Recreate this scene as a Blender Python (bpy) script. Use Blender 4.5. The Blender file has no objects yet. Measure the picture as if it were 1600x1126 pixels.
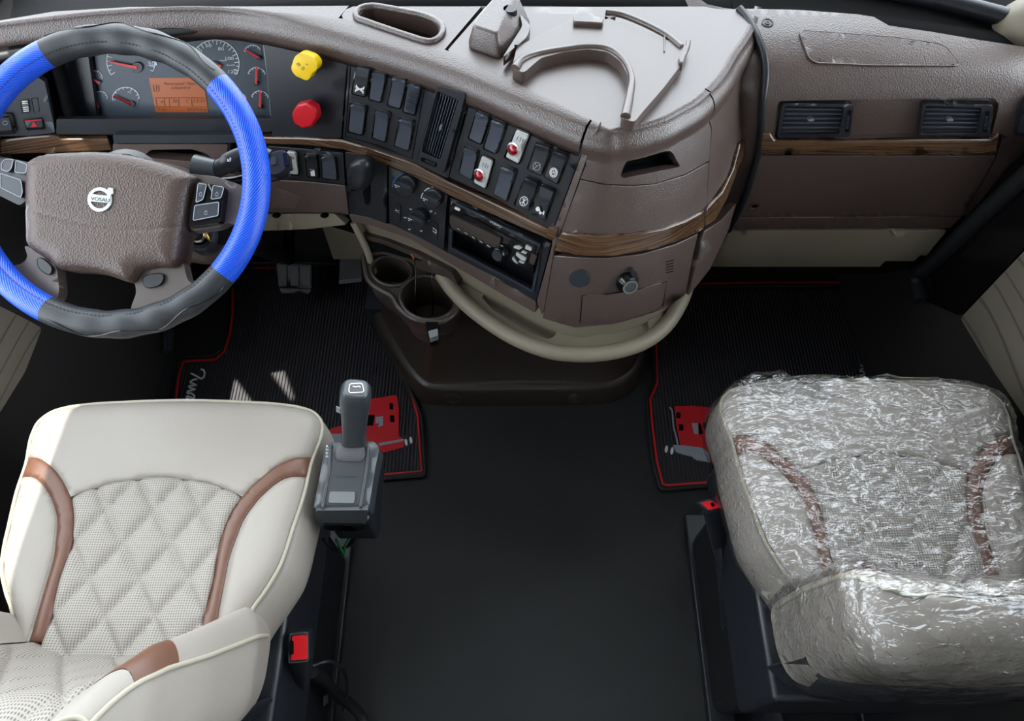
import bpy, bmesh, math, random
import numpy as np
from mathutils import Vector, noise as mnoise
from mathutils.geometry import delaunay_2d_cdt

random.seed(7)
scene = bpy.context.scene
COL = scene.collection

# ------------------------------------------------------------------ camera, world, sun, exposure
FPX, CX, CY = 1155.0, 800.0, 563.0
PITCH = math.radians(60.0)
CAM = np.array([0.0, 0.0, 1.85])
cd = bpy.data.cameras.new('camera')
cam = bpy.data.objects.new('camera', cd)
COL.objects.link(cam)
cam.location = CAM
cam.rotation_euler = (math.pi / 2 - PITCH, 0, 0)
cd.sensor_fit = 'HORIZONTAL'
cd.sensor_width = 36.0
cd.lens = FPX / 1600.0 * 36.0
cd.clip_start = 0.02
scene.camera = cam

world = bpy.data.worlds.new('overcast_sky')
scene.world = world
world.use_nodes = True
bg = world.node_tree.nodes['Background']
bg.inputs[0].default_value = (0.86, 0.93, 1.0, 1)
bg.inputs[1].default_value = 7.0

sl = bpy.data.lights.new('sun', 'SUN')
sl.energy = 14.0
sl.angle = 0.01
sl.color = (1.0, 0.95, 0.86)
sun = bpy.data.objects.new('sun', sl)
COL.objects.link(sun)
SUN_TO = Vector((0.215, -0.06, -1.0)).normalized()      # direction the sunlight travels
sun.rotation_euler = SUN_TO.to_track_quat('-Z', 'Y').to_euler()

vs = scene.view_settings
vs.view_transform = 'Standard'
vs.look = 'None'
vs.exposure = 0.0
vs.gamma = 1.0
vs.use_curve_mapping = False
scene.cycles.caustics_reflective = False
scene.cycles.caustics_refractive = False
scene.cycles.sample_clamp_indirect = 8.0

# ------------------------------------------------------------------ projection helpers
FW = np.array([0, math.cos(PITCH), -math.sin(PITCH)])
UP = np.array([0, math.sin(PITCH), math.cos(PITCH)])
RT = np.array([1.0, 0, 0])


def rays(px):
    px = np.atleast_2d(np.asarray(px, float))
    return FW + ((px[:, :1] - CX) / FPX) * RT - ((px[:, 1:2] - CY) / FPX) * UP


def proj(P):
    d = np.atleast_2d(P) - CAM
    Z = d @ FW
    return np.stack([CX + FPX * (d @ RT) / Z, CY - FPX * (d @ UP) / Z], -1)


def nrm(v):
    v = np.asarray(v, float)
    return v / (np.linalg.norm(v, axis=-1, keepdims=True) + 1e-12)


class PlaneS:
    """flat surface: point on it seen along the line of sight of a picture point, lifted along its normal"""
    def __init__(self, P0, N, updir=(0, 0, 1)):
        self.P0 = np.asarray(P0, float)
        self.N = nrm(N)
        if self.N @ (CAM - self.P0) < 0:
            self.N = -self.N
        self.U = nrm(np.cross(updir, self.N))
        self.V = np.cross(self.N, self.U)

    def pt(self, px, off=0.0):
        d = rays(px)
        t = ((self.P0 - CAM) @ self.N) / (d @ self.N)
        return CAM + d * t[:, None] + np.asarray(off).reshape(-1, 1) * self.N

    def nor(self, px):
        return np.repeat(self.N[None], len(np.atleast_2d(px)), 0)


class Surf:
    """curved surface P = f(s, t)"""
    def __init__(self, f, s0, s1, t0, t1, n=90):
        self.f = f
        S, T = np.meshgrid(np.linspace(s0, s1, n), np.linspace(t0, t1, n), indexing='ij')
        self.S, self.T = S.ravel(), T.ravel()
        P = f(self.S, self.T)
        self.q = proj(P)
        self.w = 900 * ((P - CAM) @ FW)          # nearer branch first where the surface folds back
        self.rng = (s0, s1, t0, t1)
        self.fine = None

    def st(self, px, depth=0):
        px = np.atleast_2d(np.asarray(px, float))
        k = np.argmin(((px[:, None] - self.q[None]) ** 2).sum(2) + self.w[None], 1)
        s, t = self.S[k].copy(), self.T[k].copy()
        h = 1e-4
        for _ in range(9):
            q = proj(self.f(s, t))
            a = (proj(self.f(s + h, t)) - q) / h
            b = (proj(self.f(s, t + h)) - q) / h
            r = px - q
            det = a[:, 0] * b[:, 1] - a[:, 1] * b[:, 0]
            det = np.where(np.abs(det) < 1e-6, 1e-6, det)
            ds = (r[:, 0] * b[:, 1] - r[:, 1] * b[:, 0]) / det
            dt = (a[:, 0] * r[:, 1] - a[:, 1] * r[:, 0]) / det
            s = s + np.clip(ds, -.05, .05)
            t = t + np.clip(dt, -.05, .05)
        if depth == 0:
            bad = np.linalg.norm(proj(self.f(s, t)) - px, axis=1) > .4
            if bad.any():                             # start again from a much finer net
                if self.fine is None:
                    self.fine = Surf(self.f, *self.rng, n=200)
                s[bad], t[bad] = self.fine.st(px[bad], 1)
        return s, t

    def nor_st(self, s, t):
        h = 4e-3
        a = self.f(s + h, t) - self.f(s - h, t)
        b = self.f(s, t + h) - self.f(s, t - h)
        n = nrm(np.cross(a, b))
        P = self.f(s, t)
        sg = np.sign(((CAM - P) * n).sum(1))
        return n * sg[:, None]

    def pt(self, px, off=0.0):
        s, t = self.st(px)
        return self.f(s, t) + np.asarray(off).reshape(-1, 1) * self.nor_st(s, t)

    def nor(self, px):
        return self.nor_st(*self.st(px))


def zc(ox, oy, s):
    return lambda *pts: [(ox + s * x, oy + s * y) for x, y in pts]


def spline(pts, n=8, closed=False):
    """Catmull-Rom through the points (any dimension)"""
    P = [np.asarray(p, float) for p in pts]
    m = len(P)
    out = []
    rng = range(m) if closed else range(m - 1)
    for i in rng:
        p1, p2 = P[i], P[(i + 1) % m]
        p0 = P[i - 1] if (closed or i > 0) else 2 * p1 - p2
        p3 = P[(i + 2) % m] if (closed or i < m - 2) else 2 * p2 - p1
        for k in range(n):
            t = k / n
            out.append(.5 * ((2 * p1) + (-p0 + p2) * t + (2 * p0 - 5 * p1 + 4 * p2 - p3) * t * t + (-p0 + 3 * p1 - 3 * p2 + p3) * t ** 3))
    if not closed:
        out.append(P[-1])
    return np.array(out)


def rr(pts, r=4, n=4):
    """polygon with rounded corners"""
    P = [np.asarray(p, float) for p in pts]
    m = len(P)
    rs = r if isinstance(r, (list, tuple)) else [r] * m
    out = []
    for i in range(m):
        a, b, c = P[i - 1], P[i], P[(i + 1) % m]
        la, lc = np.linalg.norm(a - b), np.linalg.norm(c - b)
        q = min(rs[i], la * .48, lc * .48)
        if q < 1e-6:
            out.append(b)
            continue
        s, e = b + (a - b) / la * q, b + (c - b) / lc * q
        for k in range(n + 1):
            t = k / n
            out.append((1 - t) ** 2 * s + 2 * t * (1 - t) * b + t * t * e)
    return np.array(out)


def ell(cx, cy, rx, ry, n=28, rot=0, a0=0, a1=360):
    A = np.radians(np.linspace(a0, a1, n, endpoint=(a1 - a0) < 360))
    x, y = rx * np.cos(A), ry * np.sin(A)
    c, s = math.cos(math.radians(rot)), math.sin(math.radians(rot))
    return np.stack([cx + x * c - y * s, cy + x * s + y * c], -1)


def inpoly(pts, poly):
    pts = np.atleast_2d(pts)
    x, y = pts[:, 0], pts[:, 1]
    c = np.zeros(len(pts), bool)
    n = len(poly)
    for i in range(n):
        x0, y0 = poly[i]
        x1, y1 = poly[i - 1]
        if y0 == y1:
            continue
        k = ((y0 > y) != (y1 > y)) & (x < (x1 - x0) * (y - y0) / (y1 - y0) + x0)
        c ^= k
    return c


def pdist(pts, poly, closed=True):
    pts = np.atleast_2d(pts)
    best = np.full(len(pts), 1e9)
    n = len(poly)
    for i in range(n if closed else n - 1):
        a, b = np.asarray(poly[i]), np.asarray(poly[(i + 1) % n])
        ab = b - a
        L = ab @ ab
        t = np.clip(((pts - a) @ ab) / (L + 1e-12), 0, 1)
        best = np.minimum(best, np.linalg.norm(pts - a - t[:, None] * ab, axis=1))
    return best


def cdt(poly, holes=(), step=8.0):
    """triangulated region with inner points; returns points (n,2), triangles and the boundary loops as index lists"""
    loops = [np.asarray(poly, float)] + [np.asarray(h, float) for h in holes]
    dens = []
    for L in loops:
        o = []
        m = len(L)
        for i in range(m):
            a, b = L[i], L[(i + 1) % m]
            k = max(1, int(round(np.linalg.norm(b - a) / step)))
            for j in range(k):
                o.append(a + (b - a) * j / k)
        dens.append(np.array(o))
    lo, hi = dens[0].min(0), dens[0].max(0)
    gx, gy = np.meshgrid(np.arange(lo[0] + step / 2, hi[0], step), np.arange(lo[1] + step / 2, hi[1], step))
    G = np.stack([gx.ravel(), gy.ravel()], -1)
    if len(G):
        G = G[inpoly(G, dens[0])]
    for h in dens[1:]:
        if len(G):
            G = G[~inpoly(G, h)]
    for L in dens:
        if len(G):
            G = G[pdist(G, L) > step * .45]
    vs_, es, k = [], [], 0
    for L in dens:
        m = len(L)
        es += [(k + i, k + (i + 1) % m) for i in range(m)]
        vs_ += [Vector(p) for p in L]
        k += m
    vs_ += [Vector(p) for p in G]
    v, e, f, ov, oe, of = delaunay_2d_cdt(vs_, es, [], 0, 1e-7)
    V = np.array([(p.x, p.y) for p in v])
    F = [tuple(t) for t in f]
    cen = np.array([V[list(t)].mean(0) for t in F])
    keep = inpoly(cen, dens[0])
    for h in dens[1:]:
        keep &= ~inpoly(cen, h)
    F = [t for t, kk in zip(F, keep) if kk]
    inv = {}
    for i, o in enumerate(ov):
        for q in o:
            inv[q] = i
    L_, k = [], 0
    for L in dens:
        L_.append([inv[k + i] for i in range(len(L))])
        k += len(L)
    # upward orientation
    G2 = []
    for t in F:
        a, b, c = V[t[0]], V[t[1]], V[t[2]]
        G2.append(t if (b[0] - a[0]) * (c[1] - a[1]) - (b[1] - a[1]) * (c[0] - a[0]) > 0 else t[::-1])
    return V, G2, L_


# ------------------------------------------------------------------ object helpers
OFFS = {}


def tag(o, label=None, cat=None, group=None, kind=None):
    for k, v in (('label', label), ('category', cat), ('group', group), ('kind', kind)):
        if v:
            o[k] = v
    return o


def thing(name, loc, label, cat, group=None, kind=None):
    o = bpy.data.objects.new(name, None)
    o.empty_display_size = .05
    COL.objects.link(o)
    o.location = loc
    OFFS[o.name] = np.asarray(loc, float)
    return tag(o, label, cat, group, kind)


def mk(name, V, F, m, parent=None, smooth=40, bevel=0, seg=2, uv=None, solid=0):
    V = np.asarray(V, float)
    if parent is not None:
        off = OFFS[parent.name]
    else:
        off = np.array([(V[:, 0].min() + V[:, 0].max()) / 2, (V[:, 1].min() + V[:, 1].max()) / 2, V[:, 2].min()])
    me = bpy.data.meshes.new(name)
    me.from_pydata((V - off).tolist(), [], [list(map(int, f)) for f in F])
    bm = bmesh.new()
    bm.from_mesh(me)
    bmesh.ops.recalc_face_normals(bm, faces=bm.faces)
    bm.to_mesh(me)
    bm.free()
    if uv is not None:
        lay = me.uv_layers.new(name='uv')
        uv = np.asarray(uv)
        li = np.zeros(len(me.loops), np.int32)
        me.loops.foreach_get('vertex_index', li)
        lay.data.foreach_set('uv', uv[li].astype(np.float32).ravel())
    if smooth:
        me.shade_smooth()
        if smooth < 180:
            me.set_sharp_from_angle(angle=math.radians(smooth))
    me.materials.append(m)
    o = bpy.data.objects.new(name, me)
    COL.objects.link(o)
    if parent is None:
        o.location = off
        OFFS[o.name] = off
    else:
        o.parent = parent
        OFFS[o.name] = off
    if solid:
        s = o.modifiers.new('thickness', 'SOLIDIFY')
        s.thickness = solid
        s.offset = 0
    if bevel:
        b = o.modifiers.new('bevel', 'BEVEL')
        b.width = bevel
        b.segments = seg
        b.limit_method = 'ANGLE'
        b.angle_limit = math.radians(35)
        b.harden_normals = False
    return o


def sight(S, px, off):
    """picture points moved so that the surface lifted by off is met on the original line of sight"""
    px = np.atleast_2d(np.asarray(px, float))
    if abs(off) < .002:
        return px
    q = px.copy()
    for _ in range(3):
        q = q + (px - proj(S.pt(q, off)))
    return q


def plate(name, S, poly, o0, o1, m, parent, holes=(), step=14, bevel=0.0, dome=0, domew=10, smooth=40, bump=None):
    """solid plate lying on surface S, between the offsets o0 (back) and o1 (front)"""
    V, F, L = cdt(poly, holes, step)
    off = np.full(len(V), float(o1))
    if dome:
        d = pdist(V, np.asarray(poly))
        for h in holes:
            d = np.minimum(d, pdist(V, np.asarray(h)))
        off = off + dome * np.sqrt(np.clip(1 - (1 - np.clip(d / domew, 0, 1)) ** 2, 0, 1))
    if bump is not None:
        off = off + bump(V)
    V = sight(S, V, float(o1))
    P = S.pt(V, off)
    n = len(P)
    B = S.pt(V, o0)
    verts = [P]
    faces = [t for t in F]
    idx = []
    cur = n
    for loop in L:
        verts.append(B[loop])
        m_ = len(loop)
        for i in range(m_):
            j = (i + 1) % m_
            faces.append((loop[i], loop[j], cur + j, cur + i))
        idx.append((loop, cur))
        cur += m_
    # back face
    bi = {}
    for loop, st in idx:
        for i, v in enumerate(loop):
            bi[v] = st + i
    VV = np.concatenate(verts)
    if len(holes) == 0:
        faces.append(tuple(bi[v] for v in L[0]))
    return mk(name, VV, faces, m, parent, smooth, bevel)


def ribbons(name, S, lines, w, off, m, parent, closed=False, th=.0004):
    """thin flat strokes lying on a surface; lines in picture points, w the width in picture points"""
    Vp, F = [], []
    for L in lines:
        L = np.asarray(L, float)
        n = len(L)
        if n < 2:
            continue
        d = np.gradient(L, axis=0) if not closed else (np.roll(L, -1, 0) - np.roll(L, 1, 0))
        d = nrm(d)
        q = np.stack([-d[:, 1], d[:, 0]], -1) * w / 2
        k = len(Vp)
        for a, b in zip(L + q, L - q):
            Vp += [a, b]
        for i in range(n if closed else n - 1):
            j = (i + 1) % n
            F.append((k + 2 * i, k + 2 * i + 1, k + 2 * j + 1, k + 2 * j))
    Vp = sight(S, np.array(Vp), off + th)
    P = S.pt(Vp, off + th)
    return mk(name, P, F, m, parent, 0)


def shapes(name, S, polys, off, m, parent, th=.0005):
    """flat filled print: several small polygons of one print"""
    V, F = [], []
    k = 0
    for p in polys:
        p = sight(S, p, off + th)
        V.append(S.pt(p, off + th))
        F.append(tuple(range(k, k + len(p))))
        k += len(p)
    return mk(name, np.concatenate(V), F, m, parent, 0)


def frames(P, closed=False):
    P = np.asarray(P, float)
    T = nrm(np.roll(P, -1, 0) - np.roll(P, 1, 0)) if closed else nrm(np.gradient(P, axis=0))
    up = np.array([0, 0, 1.0])
    if abs(T[0] @ up) > .9:
        up = np.array([1.0, 0, 0])
    n = nrm(up - (up @ T[0]) * T[0])
    N = []
    for t in T:
        n = nrm(n - (n @ t) * t)
        N.append(n)
    N = np.array(N)
    return T, N, np.cross(T, N)


def tube(name, pts, r, m, parent=None, n=12, closed=False, flat=1.0, smooth=60, rad=None):
    P = np.asarray(pts, float)
    T, N, B = frames(P, closed)
    k = len(P)
    R = np.full(k, r) if np.isscalar(r) else np.asarray(r, float)
    A = np.linspace(0, 2 * np.pi, n, endpoint=False)
    ring = (np.cos(A)[None, :, None] * N[:, None] + flat * np.sin(A)[None, :, None] * B[:, None])
    V = (P[:, None] + R[:, None, None] * ring).reshape(-1, 3)
    F = []
    for i in range(k if closed else k - 1):
        j = (i + 1) % k
        for a in range(n):
            b = (a + 1) % n
            F.append((i * n + a, i * n + b, j * n + b, j * n + a))
    if not closed:
        F.append(tuple(range(n))[::-1])
        F.append(tuple((k - 1) * n + a for a in range(n)))
    return mk(name, V, F, m, parent, smooth)


def lathe(name, prof, o, axis, m, parent=None, n=32, smooth=40, xdir=(1, 0, 0), sx=1.0, arc=None):
    """profile [(radius, height)] turned about an axis through o"""
    o = np.asarray(o, float)
    ax = nrm(axis)
    x = np.asarray(xdir, float)
    x = nrm(x - (x @ ax) * ax)
    y = np.cross(ax, x)
    V, F = [], []
    A = np.linspace(0, 2 * np.pi, n, endpoint=False)
    for r, h in prof:
        for a in A:
            V.append(o + ax * h + r * (math.cos(a) * x * sx + math.sin(a) * y))
    k = len(prof)
    for i in range(k - 1):
        for a in range(n):
            b = (a + 1) % n
            F.append((i * n + a, i * n + b, (i + 1) * n + b, (i + 1) * n + a))
    F.append(tuple(range(n)))
    F.append(tuple((k - 1) * n + a for a in range(n)))
    return mk(name, V, F, m, parent, smooth)


def boxf(name, o, U, V_, N, a, b, c, m, parent=None, bevel=.002, taper=1.0, seg=2):
    """box centred on o with half sizes a, b, c along U, V, N; front face scaled by taper"""
    o, U, V_, N = [np.asarray(q, float) for q in (o, U, V_, N)]
    P = []
    for k, t in ((-1, 1.0), (1, taper)):
        for i, j in ((-1, -1), (1, -1), (1, 1), (-1, 1)):
            P.append(o + U * a * i * t + V_ * b * j * t + N * c * k)
    F = [(0, 1, 2, 3), (4, 5, 6, 7), (0, 1, 5, 4), (1, 2, 6, 5), (2, 3, 7, 6), (3, 0, 4, 7)]
    return mk(name, P, F, m, parent, 40, bevel, seg)


def box(name, lo, hi, m, parent=None, bevel=.003):
    lo, hi = np.asarray(lo, float), np.asarray(hi, float)
    c, h = (lo + hi) / 2, (hi - lo) / 2
    return boxf(name, c, (1, 0, 0), (0, 1, 0), (0, 0, 1), h[0], h[1], h[2], m, parent, bevel)


def loft(name, rows, m, parent=None, closed=False, caps=False, smooth=50, uv=True, bevel=0, solid=0):
    """surface through rows of points (rows, cols, 3); closed joins each row end to start"""
    R = np.asarray(rows, float)
    a, b = R.shape[:2]
    F = []
    for i in range(a - 1):
        for j in range(b if closed else b - 1):
            k = (j + 1) % b
            F.append((i * b + j, i * b + k, (i + 1) * b + k, (i + 1) * b + j))
    if caps:
        F.append(tuple(range(b)))
        F.append(tuple((a - 1) * b + j for j in range(b)))
    U, W = np.meshgrid(np.linspace(0, 1, a), np.linspace(0, 1, b), indexing='ij')
    return mk(name, R.reshape(-1, 3), F, m, parent, smooth, bevel, uv=np.stack([W.ravel(), U.ravel()], -1) if uv else None, solid=solid)


def ptext(name, S, txt, p0, p1, hv, off, m, parent, shear=0.0):
    """lettering on a surface: baseline from p0 to p1 (picture points), hv the step of one capital height"""
    cu = bpy.data.curves.new('lettering', 'FONT')
    cu.body = txt
    cu.resolution_u = 3
    cu.shear = shear
    ob = bpy.data.objects.new('lettering', cu)
    COL.objects.link(ob)
    dg = bpy.context.evaluated_depsgraph_get()
    me = bpy.data.meshes.new_from_object(ob.evaluated_get(dg))
    V = np.array([v.co[:2] for v in me.vertices])
    F = [tuple(p.vertices) for p in me.polygons]
    bpy.data.objects.remove(ob)
    bpy.data.curves.remove(cu)
    bpy.data.meshes.remove(me)
    if not len(V):
        return None
    lo, hi = V.min(0), V.max(0)
    q = (V - [lo[0], 0]) / [hi[0] - lo[0], .7]
    p0, p1, hv = [np.asarray(t, float) for t in (p0, p1, hv)]
    P = S.pt(sight(S, p0 + q[:, :1] * (p1 - p0) + q[:, 1:] * hv, off), off)
    return mk(name, P, F, m, parent, 0)


# ------------------------------------------------------------------ materials
def lin(c):
    return tuple((x / 255 / 12.92 if x / 255 <= .04045 else ((x / 255 + .055) / 1.055) ** 2.4) for x in c) + (1,)


MATS = {}


def mat(name, col, rough=.5, metal=0, grain=None, spec=.5, coat=0, vary=0, vscale=8, sheen=0, trans=0, emit=0, aniso=None):
    """grain = (pattern, scale, strength)"""
    m = bpy.data.materials.new(name)
    m.use_nodes = True
    nt = m.node_tree
    b = nt.nodes['Principled BSDF']
    c = lin(col)
    b.inputs['Base Color'].default_value = c
    b.inputs['Roughness'].default_value = rough
    b.inputs['Metallic'].default_value = metal
    b.inputs['Specular IOR Level'].default_value = spec
    b.inputs['Coat Weight'].default_value = coat
    b.inputs['Coat Roughness'].default_value = .08
    if sheen:
        b.inputs['Sheen Weight'].default_value = sheen
    if emit:
        b.inputs['Emission Color'].default_value = c
        b.inputs['Emission Strength'].default_value = emit
    tc = nt.nodes.new('ShaderNodeNewGeometry')
    if vary:
        n = nt.nodes.new('ShaderNodeTexNoise')
        n.inputs['Scale'].default_value = vscale
        n.inputs['Detail'].default_value = 4
        nt.links.new(tc.outputs['Position'], n.inputs['Vector'])
        r = nt.nodes.new('ShaderNodeMapRange')
        r.inputs[1].default_value, r.inputs[2].default_value = .3, .7
        r.inputs[3].default_value, r.inputs[4].default_value = 1 - vary, 1 + vary
        nt.links.new(n.outputs['Fac'], r.inputs[0])
        x = nt.nodes.new('ShaderNodeVectorMath')
        x.operation = 'SCALE'
        x.inputs[0].default_value = c[:3]
        nt.links.new(r.outputs[0], x.inputs['Scale'])
        nt.links.new(x.outputs[0], b.inputs['Base Color'])
    if grain:
        kind, sc, st = grain
        if kind == 'cell':
            n = nt.nodes.new('ShaderNodeTexVoronoi')
            n.inputs['Scale'].default_value = sc
            out = n.outputs['Distance']
        else:
            n = nt.nodes.new('ShaderNodeTexNoise')
            n.inputs['Scale'].default_value = sc
            n.inputs['Detail'].default_value = 3
            out = n.outputs['Fac']
        nt.links.new(tc.outputs['Position'], n.inputs['Vector'])
        bu = nt.nodes.new('ShaderNodeBump')
        bu.inputs['Strength'].default_value = st
        bu.inputs['Distance'].default_value = .002
        nt.links.new(out, bu.inputs['Height'])
        nt.links.new(bu.outputs[0], b.inputs['Normal'])
    MATS[name] = m
    return m


BROWN = mat('brown_grained_plastic', (78, 63, 58), .35, spec=.95, grain=('cell', 430, .26), vary=.04, vscale=3)
BROWNS = mat('brown_smooth_plastic', (82, 67, 62), .35, spec=.95, grain=('noise', 500, .1))
DKBROWN = mat('dark_brown_moulded_plastic', (58, 50, 45), .38, grain=('noise', 300, .12))
HUBB = mat('brown_leather_hub', (76, 61, 55), .36, grain=('cell', 380, .3))
BLACK = mat('black_satin_plastic', (31, 33, 39), .36, grain=('noise', 700, .06))
BLACKG = mat('black_glossy_plastic', (14, 14, 16), .16)
SLATE = mat('slate_plastic', (44, 48, 56), .38)
ROCK = mat('grey_switch_plastic', (62, 67, 78), .3)
DEEP = mat('black_recess', (7, 7, 8), .8, spec=.1)
RUBBER = mat('black_rubber', (20, 20, 23), .55)
BEIGE = mat('beige_plastic', (134, 125, 108), .5, grain=('noise', 420, .12), vary=.03)
CREAM = mat('cream_leather', (155, 147, 138), .5, grain=('noise', 420, .18), vary=.02)
STRAP = mat('brown_leather_strap', (104, 70, 54), .42, grain=('noise', 380, .15))
PIPE = mat('cream_piping', (172, 165, 148), .45)
WHITE = mat('white_print', (225, 226, 228), .6)
GREYP = mat('grey_print', (150, 156, 164), .6)
REDP = mat('red_print', (205, 20, 32), .5)
REDK = mat('red_knob_plastic', (198, 20, 34), .32)
YELK = mat('yellow_knob_plastic', (236, 196, 10), .35, vary=.05, vscale=90)
CHROME = mat('bright_metal', (206, 206, 208), .22, metal=1.0)
REDJ = mat('red_lens', (160, 0, 18), .08, coat=1)
REDB = mat('red_buckle_button', (225, 24, 34), .35)
STEEL = mat('grey_lever_plastic', (60, 64, 68), .33, grain=('noise', 600, .06))
STEELL = mat('pale_grey_button', (108, 111, 112), .4)
FABRIC = mat('grey_boot_fabric', (98, 96, 98), .9, grain=('noise', 900, .5))
FLOORM = mat('black_vinyl_floor', (24, 26, 28), .62, grain=('noise', 620, .55), vary=.3, vscale=5)
MATM = mat('black_rubber_mat', (26, 25, 29), .55)
RIBM = mat('mat_rib_rubber', (46, 44, 50), .6)
BLKLE = mat('black_perforated_leather', (38, 40, 44), .45, grain=('noise', 900, .2))
SILV = mat('satin_silver', (176, 178, 176), .3, metal=.7)
HEAD = mat('grey_headliner', (186, 183, 177), .9)
SHELLM = mat('dark_cab_shell', (40, 38, 38), .7)
ORANGE = mat('orange_display', (158, 82, 36), .3, emit=.07)
DISPT = mat('display_print', (92, 40, 14), .6)
NEEDLE = mat('red_needle', (220, 50, 52), .45)
DIALW = mat('dial_print', (196, 202, 208), .6)
DIALF = mat('instrument_face', (66, 74, 84), .4)
COPPER = mat('copper_wire', (190, 110, 70), .35, metal=.6)
SWITCHW = mat('silver_indicator_plate', (200, 200, 198), .32, metal=.35)
GLASSBLUE = mat('blue_print', (60, 110, 170), .6)
WARMRED = mat('dull_red_print', (170, 70, 52), .6)


def wood():
    m = mat('wood_trim_lacquer', (86, 58, 38), .22, coat=.6)
    nt = m.node_tree
    b = nt.nodes['Principled BSDF']
    g = nt.nodes['Geometry']
    mp = nt.nodes.new('ShaderNodeMapping')
    mp.inputs['Scale'].default_value = (5, 5, 260)
    nt.links.new(g.outputs['Position'], mp.inputs[0])
    n = nt.nodes.new('ShaderNodeTexNoise')
    n.inputs['Scale'].default_value = 1.5
    n.inputs['Detail'].default_value = 5
    nt.links.new(mp.outputs[0], n.inputs['Vector'])
    r = nt.nodes.new('ShaderNodeValToRGB')
    r.color_ramp.elements[0].position, r.color_ramp.elements[1].position = .36, .66
    r.color_ramp.elements[0].color = lin((56, 38, 27))
    r.color_ramp.elements[1].color = lin((106, 78, 55))
    nt.links.new(n.outputs['Fac'], r.inputs[0])
    nt.links.new(r.outputs[0], b.inputs['Base Color'])
    return m


def carbon_blue():
    m = mat('blue_carbon_weave', (26, 92, 226), .3, coat=.15)
    nt = m.node_tree
    b = nt.nodes['Principled BSDF']
    u = nt.nodes.new('ShaderNodeUVMap')
    u.uv_map = 'uv'
    w = nt.nodes.new('ShaderNodeTexWave')
    w.bands_direction = 'DIAGONAL'
    w.inputs['Scale'].default_value = 1.0
    w.inputs['Distortion'].default_value = .6
    w.inputs['Detail'].default_value = 1
    nt.links.new(u.outputs[0], w.inputs['Vector'])
    r = nt.nodes.new('ShaderNodeValToRGB')
    r.color_ramp.elements[0].color = lin((6, 44, 176))
    r.color_ramp.elements[1].color = lin((34, 104, 236))
    nt.links.new(w.outputs['Fac'], r.inputs[0])
    nt.links.new(r.outputs[0], b.inputs['Base Color'])
    bu = nt.nodes.new('ShaderNodeBump')
    bu.inputs['Strength'].default_value = .35
    bu.inputs['Distance'].default_value = .0012
    nt.links.new(w.outputs['Fac'], bu.inputs['Height'])
    nt.links.new(bu.outputs[0], b.inputs['Normal'])
    return m


def perforated(name, mask, cen):
    m = mat(name, (206, 199, 187), .55)
    nt = m.node_tree
    b = nt.nodes['Principled BSDF']
    g = nt.nodes['Geometry']
    s = nt.nodes.new('ShaderNodeVectorMath')
    s.operation = 'MULTIPLY'
    s.inputs[1].default_value = (1 / .0040, 1 / .0040, 1 / .0040)
    nt.links.new(g.outputs['Position'], s.inputs[0])
    f = nt.nodes.new('ShaderNodeVectorMath')
    f.operation = 'FRACTION'
    nt.links.new(s.outputs[0], f.inputs[0])
    mz = nt.nodes.new('ShaderNodeVectorMath')
    mz.operation = 'MULTIPLY'
    mz.inputs[1].default_value = mask
    nt.links.new(f.outputs[0], mz.inputs[0])
    d = nt.nodes.new('ShaderNodeVectorMath')
    d.operation = 'DISTANCE'
    d.inputs[1].default_value = cen
    nt.links.new(mz.outputs[0], d.inputs[0])
    r = nt.nodes.new('ShaderNodeValToRGB')
    r.color_ramp.elements[0].position, r.color_ramp.elements[1].position = .22, .36
    r.color_ramp.elements[0].color = lin((104, 97, 88))
    r.color_ramp.elements[1].color = lin((158, 151, 142))
    nt.links.new(d.outputs['Value'], r.inputs[0])
    nt.links.new(r.outputs[0], b.inputs['Base Color'])
    return m


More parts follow.
